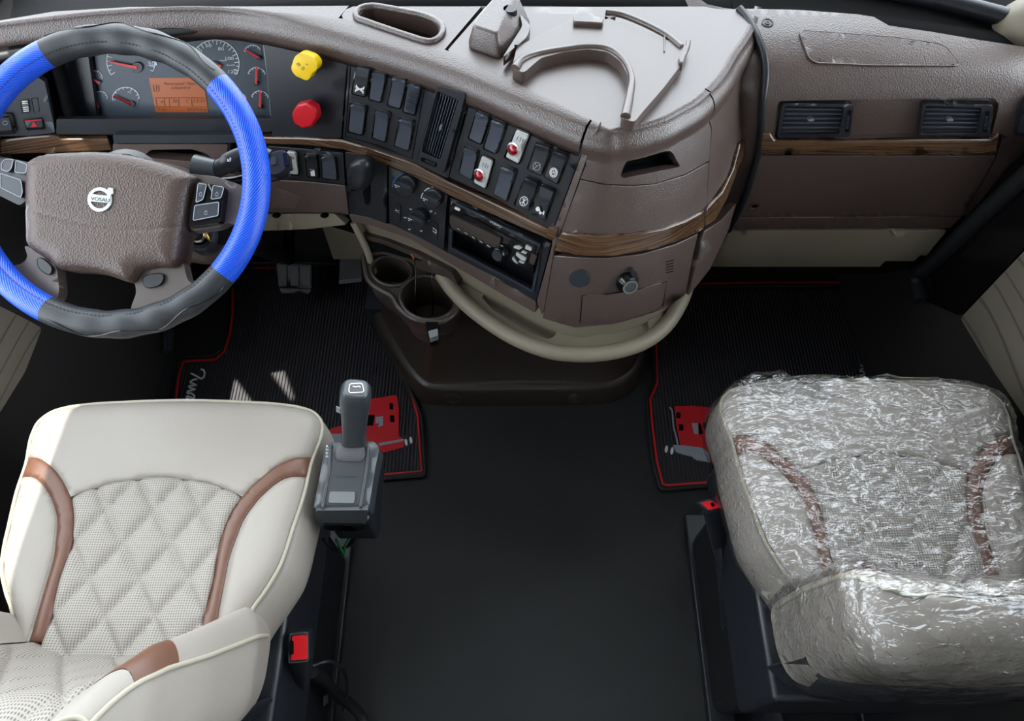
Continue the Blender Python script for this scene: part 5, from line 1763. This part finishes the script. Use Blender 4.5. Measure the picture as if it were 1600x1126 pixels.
def build_seat(label, xc, dy, sgn, kw):
    T = lambda P: np.column_stack([np.asarray(P)[:, 0] * sgn + xc, np.asarray(P)[:, 1] + dy, np.asarray(P)[:, 2]])
    t = thing('truck_seat', (xc, .35 + dy, 0), label, 'seat')
    si, so, qr = flow(strap_in), flow(strap_out), flow(quilt_r)
    rim_r = [tuple(p) for p in rim_loop[:75]]
    # front panel
    k_in = strap_in[0]
    fr = [p for p in flow(rim_half[:9], 5) if p[1] > k_in[1] + .002]
    fr = fr + [tuple(k_in)]
    up_strap = [p for p in si if p[1] > quilt_r[-1][1] + .001]
    half = fr + up_strap[1:] + qr[::-1]
    poly = half + [p for p in mir(half)[::-1] if abs(p[0]) > 1e-4][:-0 or None]
    poly = [p for i, p in enumerate(poly) if np.linalg.norm(np.subtract(p, poly[i - 1])) > 1e-4]
    seat_panel('front_panel', poly, CREAM, t, T, .003, .012)
    low = [p for p in si if p[1] <= quilt_r[-1][1] + .001 and p[1] > ybk]
    half = qr + low + [(low[-1][0], ybk)]
    poly = half + mir(half)[::-1]
    poly = [p for i, p in enumerate(poly) if np.linalg.norm(np.subtract(p, poly[i - 1])) > 1e-4]
    seat_panel('quilted_panel', poly, PERF, t, T, .004, .010, .0055, quilt)
    for s_ in (1, -1):
        f = (lambda L: L) if s_ > 0 else mir
        st = [p for p in si if p[1] > ybk] + [p for p in so if p[1] > ybk][::-1]
        seat_panel('leather_strap', f(st), STRAP, t, T, .003, .006, .007)
        rm = [p for p in flow(rim_half[1:], 5) if p[1] < strap_out[0][1] - .003 and p[1] > ybk and p[0] > .05]
        bo = [p for p in so if p[1] > ybk][::-1] + rm
        seat_panel('side_bolster', f(bo), CREAM, t, T, .005, .03)
        off = [(p[0] + .0016, p[1] + .0006) for p in so if p[1] > ybk]
        V, F = [], []
        for i in range(0, len(off) - 1):
            for q0, q1 in ((.1, .35), (.6, .85)):
                a, b = np.array(off[i]), np.array(off[i + 1])
                p, q = a + (b - a) * q0, a + (b - a) * q1
                d = nrm(q - p) * 0
                nn = np.array([-(q - p)[1], (q - p)[0]])
                nn = nn / (np.linalg.norm(nn) + 1e-9) * .0006
                w_ = np.array(f([tuple(p - nn), tuple(p + nn), tuple(q + nn), tuple(q - nn)]))
                k = len(V)
                z = RZ + crown(w_) + .0035
                V += [tuple(r) for r in np.column_stack([w_, z])]
                F.append((k, k + 1, k + 2, k + 3))
        st_ = mk('stitching', T(V), F, STRAP, t, 0)
        tag(st_, None, None, None, 'stuff')
    # piping and side band
    pr = np.array([p for p in rim_loop])
    P3 = np.column_stack([pr, RZ + crown(pr) + .001])
    tube('piping', T(P3), .0035, PIPE, t, 8, True)
    nrm2 = nrm(np.roll(pr, -1, 0) - np.roll(pr, 1, 0))
    out = np.column_stack([nrm2[:, 1], -nrm2[:, 0]])
    if ((pr - pr.mean(0)) * out).sum() < 0:
        out = -out
    fw = np.clip((pr[:, 1] - .30) / .25, 0, 1)[:, None]
    rows = []
    for z, o in ((.0, 0), (-.008, .008), (-.03, .018), (-.06, .024), (-.09, .020), (-.115, .008), (-.125, -.02)):
        rows.append(T(np.column_stack([pr + out * o * (1 - .75 * fw), np.full(len(pr), RZ + z)])))
    loft('side_band', rows, CREAM, t, closed=True, caps=True, smooth=80)
    # suspension base
    lo_, hi_ = (-.21, .08, .30), (.21, .55, .52)
    bx = T(np.array([lo_, hi_]))
    box('seat_frame', bx.min(0), bx.max(0), BLACK, t, .01)
    bx = T(np.array([(-.19, .10, 0.02), (.19, .50, .30)]))
    box('suspension_boot', bx.min(0), bx.max(0), RUBBER, t, .02)
    for sx in (-.17, .17):
        bx = T(np.array([(sx - .03, .05, 0), (sx + .03, .56, .03)]))
        box('floor_rail', bx.min(0), bx.max(0), BLACK, t, .004)
    # backrest
    prof = [(0, 0), (.3, .002), (.52, .008), (.66, .022), (.78, .048), (.88, .060), (.95, .052), (1.0, .028), (1.01, -.01), (1.0, -.05), (.93, -.085), (.75, -.10), (.4, -.105), (0, -.108)]
    prof = [(max(0, p[0]), p[1]) for p in spline(prof, 3)]
    full = [(-u, v) for u, v in prof[::-1]][:-1] + prof
    full = full[:-1]                                    # closed loop, starts and ends at the back centre
    c0 = len(prof) - 1
    hs = np.concatenate([np.linspace(0, .8, 20), np.linspace(.83, 1, 10)])
    H = kw['h']
    rows, yb = [], kw['yb']
    for h in hs:
        w_ = np.interp(h, kw['wh'], kw['w'])
        rnd = 1 - .5 * np.clip((h - .86) / .14, 0, 1) ** 2
        y0 = yb - kw['rec'] * h * H
        bul = np.interp(h, [0, .3, .8, 1], kw['bul'])
        rows.append([(u * w_, y0 + (v * bul if v > 0 else v * rnd) - (1 - rnd) * .06, .60 + h * H) for u, v in full])
    R = np.array(rows)
    a, b = R.shape[:2]

    def piece(name, j0, j1, i0, i1, m, lift=0, fn=None):
        sub = R[i0:i1 + 1, j0:j1 + 1].copy()
        if fn is not None:
            sub = fn(sub)
        sub[..., 1] += lift
        return loft(name, T(sub.reshape(-1, 3)).reshape(sub.shape), m, t, smooth=80)
    # front centre: finely subdivided and quilted
    U = np.linspace(-.69, .69, 90)
    Hq = np.linspace(.04, 1.0, 70)
    fu, fv = [q[0] for q in full], [q[1] for q in full]
    rowsq = []
    for h in Hq:
        w_ = np.interp(h, kw['wh'], kw['w'])
        bul = np.interp(h, [0, .3, .8, 1], kw['bul'])
        pu, pv = [q[0] for q in prof[:22]], [q[1] for q in prof[:22]]
        xs_ = U * w_
        v = np.interp(np.abs(U), pu, pv) * bul
        rnd = 1 - .5 * np.clip((h - .86) / .14, 0, 1) ** 2
        q = quilt(np.column_stack([xs_, np.full(90, h * H * .9)]))
        rowsq.append(np.column_stack([xs_, yb - kw['rec'] * h * H + v + np.where(np.abs(U) < .62, q + .003, (q + .003) * np.clip((.69 - np.abs(U)) / .07, 0, 1) - .008 * np.clip((np.abs(U) - .62) / .07, 0, 1)) - (1 - rnd) * .06, np.full(90, .60 + h * H)]))
    loft('backrest_quilt', [T(r) for r in rowsq], PERFB, t, smooth=80)
    L, Rr = c0 - 9, c0 + 9
    piece('backrest_core', L, Rr, 0, a - 1, CREAM, -.002)
    i0, i1 = kw['band']
    for j0, j1 in ((c0 - 21, c0 - 9), (c0 + 9, c0 + 21)):
        piece('backrest_bolster', j0, j1, 0, i0, CREAM)
        piece('backrest_band', j0, j1, i0, i1, STRAP, .001)
        piece('backrest_bolster', j0, j1, i1, a - 1, CREAM)
    piece('backrest_side', c0 + 21, b - 1, 0, a - 1, CREAM)
    sub = np.concatenate([R[:, b - 1:b], R[:, 0:c0 - 20]], 1)
    loft('backrest_side', T(sub.reshape(-1, 3)).reshape(sub.shape), CREAM, t, smooth=80)
    top = R[-1]
    cen_ = top.mean(0) + [0, 0, .012]
    rows_t = [top, cen_ + (top - cen_) * [.7, .7, 0] + [0, 0, -.003], cen_ + (top - cen_) * [.05, .05, 0]]
    loft('backrest_top', [T(r) for r in rows_t], CREAM, t, closed=True, smooth=80)
    edge = np.concatenate([R[2:, c0 + 21], R[-1, c0 - 21:c0 + 22][::-1], R[2:, c0 - 21][::-1]])
    tube('backrest_piping', T(edge + [0, .001, .001]), .0035, PIPE, t, 8)
    sh_ = []
    for z, k, o in ((.30, .9, -.10), (.5, .96, -.104), (.6 + H * kw['shell'], .98, -.116), (.6 + H * kw['shell'] + .012, .94, -.100)):
        w_ = kw['w'][0] * k
        y0 = yb - kw['rec'] * max(0, z - .6)
        A = np.linspace(-1, 1, 24)
        sh_.append(T(np.column_stack([A * w_, y0 + o + .05 * np.abs(A) ** 6, np.full(24, z)])))
    loft('rear_shell', sh_, BLACK, t, smooth=80, solid=.008)
    return t, R, T


drv, Rd, Td = build_seat('cream leather driver seat with quilted centre and brown straps, unwrapped', SXC, 0, 1,
                         dict(h=.36, yb=.185, rec=.30, wh=[0, .3, .62, .86, 1], w=[.21, .225, .205, .175, .14], bul=[.9, 1.35, .9, .3], band=(18, 24), shell=.25))
pas, Rp, Tp_ = build_seat('cream leather passenger seat with quilted centre under clear plastic wrap', .638, .042, -1,
                          dict(h=.33, yb=.19, rec=.02, wh=[0, .5, .84, .95, 1], w=[.215, .215, .21, .19, .15], bul=[.6, .6, .4, .1], band=(17, 20), shell=.30))

# ------------------------------------------------------------------ stretch film around the passenger seat
wrap = thing('plastic_wrap', (.638, .39, .45), 'crumpled clear plastic wrap around the passenger seat', 'plastic wrap')


def wr_noise(x, y, z):
    p = Vector((x * 16, y * 34, z * 26))
    r = 1 - abs(mnoise.noise(p + Vector((mnoise.noise(p * .4) * 1.6, mnoise.noise(p * .4 + Vector((9, 3, 1))) * 1.6, 0))))
    q = Vector((x * 42, y * 62, z * 60))
    r2 = 1 - abs(mnoise.noise(q))
    return .0052 * r ** 3 + .0026 * r2 ** 4


def sheet(name, rows, amp=1.0):
    G = np.array(rows)
    a, b = G.shape[:2]
    du = np.gradient(G, axis=1)
    dv = np.gradient(G, axis=0)
    N = nrm(np.cross(du, dv))
    sg = np.sign((N * (G - G.reshape(-1, 3).mean(0) + [0, 0, .15])).sum(-1, keepdims=True))
    N = N * np.where(sg == 0, 1, sg)
    D = np.array([[wr_noise(*p) for p in row] for row in G])
    o = loft(name, G + N * (D * amp + .003)[..., None], FILM, wrap, smooth=180)
    return o


# over the cushion: rows from the back to the front, each row wraps over both sides
ymax = rim_y.max()
hi_half = sorted([(p[1], p[0]) for p in rim_loop if p[0] >= 0])
ry_, rx_ = [], []
for y in np.linspace(.135, ymax - .0005, 200):
    xs_ = []
    for i in range(len(rim_loop)):
        p, q = rim_loop[i - 1], rim_loop[i]
        if (p[1] > y) != (q[1] > y):
            xs_.append(p[0] + (q[0] - p[0]) * (y - p[1]) / (q[1] - p[1]))
    ry_.append(y)
    rx_.append(max(xs_) if xs_ else 0)
rows = []
for y in np.concatenate([np.linspace(.15, ymax - .05, 110), np.linspace(ymax - .047, ymax - .002, 26)]):
    w_ = np.interp(y, ry_, rx_)
    x = np.linspace(-w_, w_, 150)
    z = RZ + crown(np.column_stack([x, np.full(150, y)])) + .007
    row = list(np.column_stack([x, np.full(150, y), z]))
    out_ = .020 * (1 - .7 * np.clip((y - .30) / .25, 0, 1))
    prof_ = ((.004, -.01), (out_ * .7, -.03), (out_, -.055), (out_ * .9, -.085), (out_ * .5, -.115))
    L_ = [np.array([-w_ - o, y, RZ + d]) for o, d in prof_][::-1]
    R_ = [np.array([w_ + o, y, RZ + d]) for o, d in prof_]
    rows.append(L_ + row + R_)
G = Tp_(np.array(rows).reshape(-1, 3)).reshape(len(rows), -1, 3)
sheet('cushion_film', G)
fr_pts = np.array(rows[-1])
rows2 = []
for o, d in ((0, 0), (.006, -.012), (.008, -.04), (.006, -.08), (0, -.115)):
    r_ = fr_pts.copy()
    r_[:, 1] += o
    r_[:, 2] += d
    rows2.append(r_)
sheet('front_film', Tp_(np.array(rows2).reshape(-1, 3)).reshape(5, -1, 3))
# over the backrest
idx = np.arange(Rp.shape[1])
Rr_ = []
for h in np.linspace(2, Rp.shape[0] - 1, 44):
    i = int(h)
    f = h - i
    r_ = Rp[i] * (1 - f) + Rp[min(i + 1, Rp.shape[0] - 1)] * f
    r_ = np.vstack([r_, r_[:1]])
    k = np.linspace(0, len(r_) - 1, 170)
    Rr_.append(np.column_stack([np.interp(k, np.arange(len(r_)), r_[:, j]) for j in range(3)]))
cenb = Rr_[-1].mean(0)
for s_ in (.9, .75, .55, .35, .15, .03):
    Rr_.append(cenb + (Rr_[43] - cenb) * [s_, s_, 0] + [0, 0, .010 * (1 - s_) + .004])
Gb = np.array(Rr_)
cb_ = Gb.reshape(-1, 3).mean(0)
Gb = cb_ + (Gb - cb_) * [1.02, 1.08, 1.01]
sheet('backrest_film', Tp_(Gb.reshape(-1, 3)).reshape(Gb.shape), 1.1)
# loose peak and hanging tail of the film
pk = []
for i, px in enumerate([(1150, 612), (1180, 596), (1218, 598), (1250, 612), (1300, 604)]):
    b_ = PlaneS((0, 0, RZ), (0, 0, 1), (0, 1, 0)).pt([px])[0]
    pk.append([b_ + [0, -.03, .02], b_ + [0, -.01, .022 + .004 * (i % 2)], b_ + [0, .006, .012], b_ + [0, .012, -.01]])
Gk = np.array([spline([r_[j] for r_ in pk], 10) for j in range(4)])
Gk = np.array([spline(list(Gk[:, j]), 6) for j in range(Gk.shape[1])])
sheet('film_peak', Gk, 1.6)

# ------------------------------------------------------------------ gear selector beside the driver seat
GS = PlaneS((0, .5, .66), (0, -.12, 1), (0, 1, 0))
gs = thing('gear_selector', hz_((545, 800), .45), 'grey gear selector with upright lever beside the driver seat', 'gear selector')
gz = zc(400, 560, .26649)
topo = np.array(gz((425, 490), (560, 492), (690, 482), (725, 520), (700, 640), (662, 880), (640, 888), (350, 885), (336, 870), (372, 700), (395, 560)))
plate('cover', GS, rr(topo, 10, 4), -.045, 0, STEEL, gs, step=8, dome=.006, domew=8, bevel=.003)
plate('boot', GS, rr(gz((475, 500), (635, 500), (640, 570), (620, 602), (480, 600), (465, 570)), 8), .004, .0085, FABRIC, gs, step=5, dome=.008, domew=14)
for L_ in (((440, 510), (430, 640), (390, 870)), ((655, 520), (650, 640), (612, 870))):
    tube('cover_ridge', GS.pt(sight(GS, spline(gz(*L_), 6), .006), .006), .0028, STEEL, gs, 8)
ptext('brand_print', GS, 'VOLVANO', gz((460, 698))[0], gz((585, 702))[0], (.3, -4.2), .0066, SLATE, gs)
for i, ch in enumerate('RNDM'):
    p = gz((418 - i * 1, 520 + i * 20))[0]
    ptext('position_print', GS, ch, (p[0] - 1.6, p[1]), (p[0] + 1.8, p[1]), (0, -3.4), .0066, WHITE, gs)
plate('pale_panel', GS, rr(gz((432, 778), (582, 780), (575, 848), (424, 845)), 3), .004, .0085, STEELL, gs, bevel=.001)
FRf = PlaneS(GS.pt([(535, 800)])[0], (0, -1, .25))
plate('front_face', FRf, rr(gz((345, 892), (662, 888), (640, 985), (630, 1000), (385, 992), (350, 940)), 5), -.08, .0, STEEL, gs, bevel=.004)
plate('front_lip', FRf, rr(gz((390, 975), (632, 978), (640, 1000), (600, 1012), (400, 1005)), 3), -.04, .004, BLACKG, gs, bevel=.002)
bb = GS.pt([(540, 760)], -.05)[0]
box('mount_block', bb + [-.04, -.05, -.11], bb + [.036, .09, .0], BLACK, gs, .006)
l0, l1 = GS.pt([(553, 692)], .0)[0], hz_((556, 606), .83)
d_ = nrm(l1 - l0)
u_ = nrm(np.cross(d_, [0, 1, 0]))
w_ = np.cross(u_, d_)
secs = []
for f, a, b in ((0, .021, .017), (.25, .020, .017), (.55, .0215, .019), (.8, .0245, .022), (.93, .024, .022), (1.0, .019, .017)):
    o = l0 + (l1 - l0) * f
    A = np.linspace(0, 2 * np.pi, 28, endpoint=False)
    sq = lambda c: np.sign(c) * np.abs(c) ** .6
    secs.append([o + u_ * a * sq(math.cos(t_)) + w_ * b * sq(math.sin(t_)) for t_ in A])
lever = loft('lever', secs, STEEL, gs, closed=True, caps=True, bevel=.002)
LT = PlaneS(l1 + d_ * .002, d_, (0, 1, 0))
ribbons('lever_outline', LT, [rr([(546, 600), (566, 599), (569, 613), (545, 614)], 4)], 1.3, .001, SILV, lever, closed=True)
plate('lever_badge', LT, rr([(547.5, 601.5), (565, 601), (567, 611.5), (547, 612)], 3), -.001, .0008, BLACKG, lever)
ribbons('lever_mark', LT, [spline([(551, 604), (556, 605), (561, 604), (563, 606)], 4)], 1.6, .0012, WHITE, lever)
plate('lever_button', PlaneS(l0 + (l1 - l0) * .6 - u_ * .02, -u_ + np.array([0, -.6, .3])), rr(gz((492, 290), (503, 290), (503, 325), (492, 325)), 2), -.006, .002, STEELL, lever, bevel=.001)
for i in range(3):
    P = [hz_((505 + i * 10, 842), .5), hz_((520 + i * 9, 858 + i * 4), .46), hz_((546 - i * 3, 852), .47), hz_((556 - i * 4, 838), .5)]
    tube('harness_wire', spline(P, 6), .003, [BLACK, RUBBER, MATS['green_wire'] if 'green_wire' in MATS else mat('green_wire', (38, 96, 62), .5)][i], gs, 6)


# ------------------------------------------------------------------ seat belt buckles
def buckle(label, top, face, o, stalk, N):
    S = PlaneS(hz_(top, o), N)
    t = thing('seat_belt_buckle', hz_(top, o) - [0, 0, .18], label, 'buckle')
    f = np.array(face, float)
    c = f.mean(0)
    plate('housing', S, rr(f, 4), -.03, .0, BLACK, t, bevel=.004)
    plate('rim', S, rr(f, 4), -.004, .002, STEEL, t, holes=[rr(c + (f - c) * .86, 3)], bevel=.0006)
    plate('release_button', S, rr(c + (f - c) * .80 + np.array(stalk[1]), 3), -.002, .004, REDB, t, bevel=.0015)
    plate('slot', S, rr(c + (f - c) * [.22, .45] + np.array(stalk[2]), 2), .003, .005, DEEP, t)
    P = spline([hz_(p, z) for p, z in stalk[0]], 5)
    tube('stalk', P, .017, BLACK, t, 10, flat=.6)
    return t


buckle('upright seat belt buckle with red button beside the driver seat', (467, 1012), [(452, 989), (481, 987), (482, 1034), (450, 1037)], .52, ([((466, 1020), .51), ((465, 1060), .40), ((462, 1090), .25)], (1.5, 0), (-11, 0)), (0, -.45, 1))
buckle('seat belt buckle with red button beside the wrapped passenger seat', (1110, 789), [(1092, 785), (1112, 779), (1130, 792), (1108, 799)], .50, ([((1112, 795), .49), ((1120, 830), .42), ((1130, 870), .30)], (0, 0), (3, -1)), (0, -.35, 1))
cbl = thing('cable_loom', hz_((520, 1080), 0), 'black corrugated cable loop on the floor beside the driver seat', 'cable')
tube('conduit', spline([hz_((488, 1050), .3), hz_((505, 1062), .22), hz_((528, 1085), .1), hz_((560, 1112), .03), hz_((572, 1140), .02)], 12), [.012 + .0015 * (i % 2) for i in range(49)], RUBBER, cbl, 10)
tube('thin_cable', spline([hz_((488, 1040), .3), hz_((515, 1033), .28), hz_((536, 1045), .22), hz_((543, 1075), .12), hz_((535, 1110), .04)], 6), .004, BLACK, cbl, 8)
plate('connector', PlaneS(hz_((510, 1094), .12), (0, -.4, 1)), rr([(505, 1087), (513, 1084), (513, 1098), (505, 1104)], 2), -.01, .006, SLATE, cbl, bevel=.002)
pb = thing('passenger_belt_mount', hz_((1140, 950), 0), 'dark belt stalk and seat side plate beside the passenger seat', 'seat mount')
tube('strap', [hz_((1122, 850), .36), hz_((1128, 905), .30), hz_((1136, 1000), .18)], .016, BLACK, pb, 10, flat=.5)
NAVY = mat('dark_navy_plate', (16, 18, 28), .5)
loft('side_plate', [[hz_((1150, 830), .36), hz_((1165, 900), .34), hz_((1190, 1000), .32), hz_((1215, 1100), .30), hz_((1235, 1160), .28)], [hz_((1150, 860), .02), hz_((1152, 900), .02), hz_((1158, 1000), .02), hz_((1166, 1080), .02), hz_((1172, 1150), .02)]], NAVY, pb, solid=.01)

# ------------------------------------------------------------------ door trim
WRp = PlaneS((.985, 0, 0), (-1, 0, 0))
WLp = PlaneS((-.985, 0, 0), (1, 0, 0))
plate('door_panel', WRp, rr([(1640, 360), (1600, 392), (1500, 497), (1536, 556), (1600, 650), (1660, 720)], 6), -.005, .012, SWIRL, wr, step=60, bevel=.004)
plate('door_frame', WRp, rr([(1640, 200), (1600, 238), (1500, 330), (1420, 412), (1428, 462), (1500, 494), (1600, 388), (1640, 350)], 8), -.005, .006, BLACKG, wr, step=60, bevel=.004)
tube('door_seal', WRp.pt(spline([(1640, 250), (1560, 320), (1470, 405), (1440, 432), (1448, 470)], 6), .012), .018, RUBBER, wr, 10)
kick = thing('door_sill_trim', hz_((1455, 560), .02), 'dark brown sill trim at the foot of the right door', 'trim')
loft('moulding', [[hz_((1448, 470), .20), hz_((1470, 500), .20), hz_((1480, 545), .18), hz_((1490, 600), .16)], [hz_((1425, 470), .15), hz_((1440, 505), .13), hz_((1447, 545), .10), hz_((1455, 600), .08)], [hz_((1395, 480), .01), hz_((1405, 510), .01), hz_((1415, 550), .01), hz_((1420, 600), .01)]], DKBROWN, kick, solid=.008)
plate('bracket', PlaneS(hz_((1385, 450), .15), (0, -1, .3)), rr([(1375, 430), (1392, 430), (1398, 455), (1392, 474), (1382, 474)], 4), -.01, .004, GREYB, kick, bevel=.003)
rfl = thing('door_reflector', WRp.pt([(1440, 475)])[0], 'small red door reflector beside the passenger footwell', 'reflector')
plate('lens', PlaneS(hz_((1440, 475), .22), (-.8, -.5, .3)), rr([(1428, 462), (1454, 458), (1452, 480), (1432, 490)], 2), -.006, .006, REDK, rfl, bevel=.002)
plate('holder', PlaneS(hz_((1440, 475), .22), (-.8, -.5, .3)), rr([(1424, 458), (1458, 454), (1456, 484), (1428, 494)], 3), -.012, .002, BLACK, rfl, bevel=.002)
plate('door_panel', WLp, rr([(-60, 440), (0, 478), (40, 498), (66, 512), (40, 580), (0, 645), (-60, 700)], 6), -.005, .012, SWIRL, wl, step=60, bevel=.004)
ks = thing('door_sill_trim', hz_((110, 570), .02), 'dark brown sill trim at the foot of the left door', 'trim')
loft('moulding', [[hz_((96, 500), .20), hz_((82, 560), .18), hz_((60, 640), .15)], [hz_((140, 510), .15), hz_((130, 570), .12), hz_((112, 650), .10)], [hz_((168, 520), .01), hz_((158, 580), .01), hz_((140, 650), .01)]], DKBROWN, ks, solid=.008)
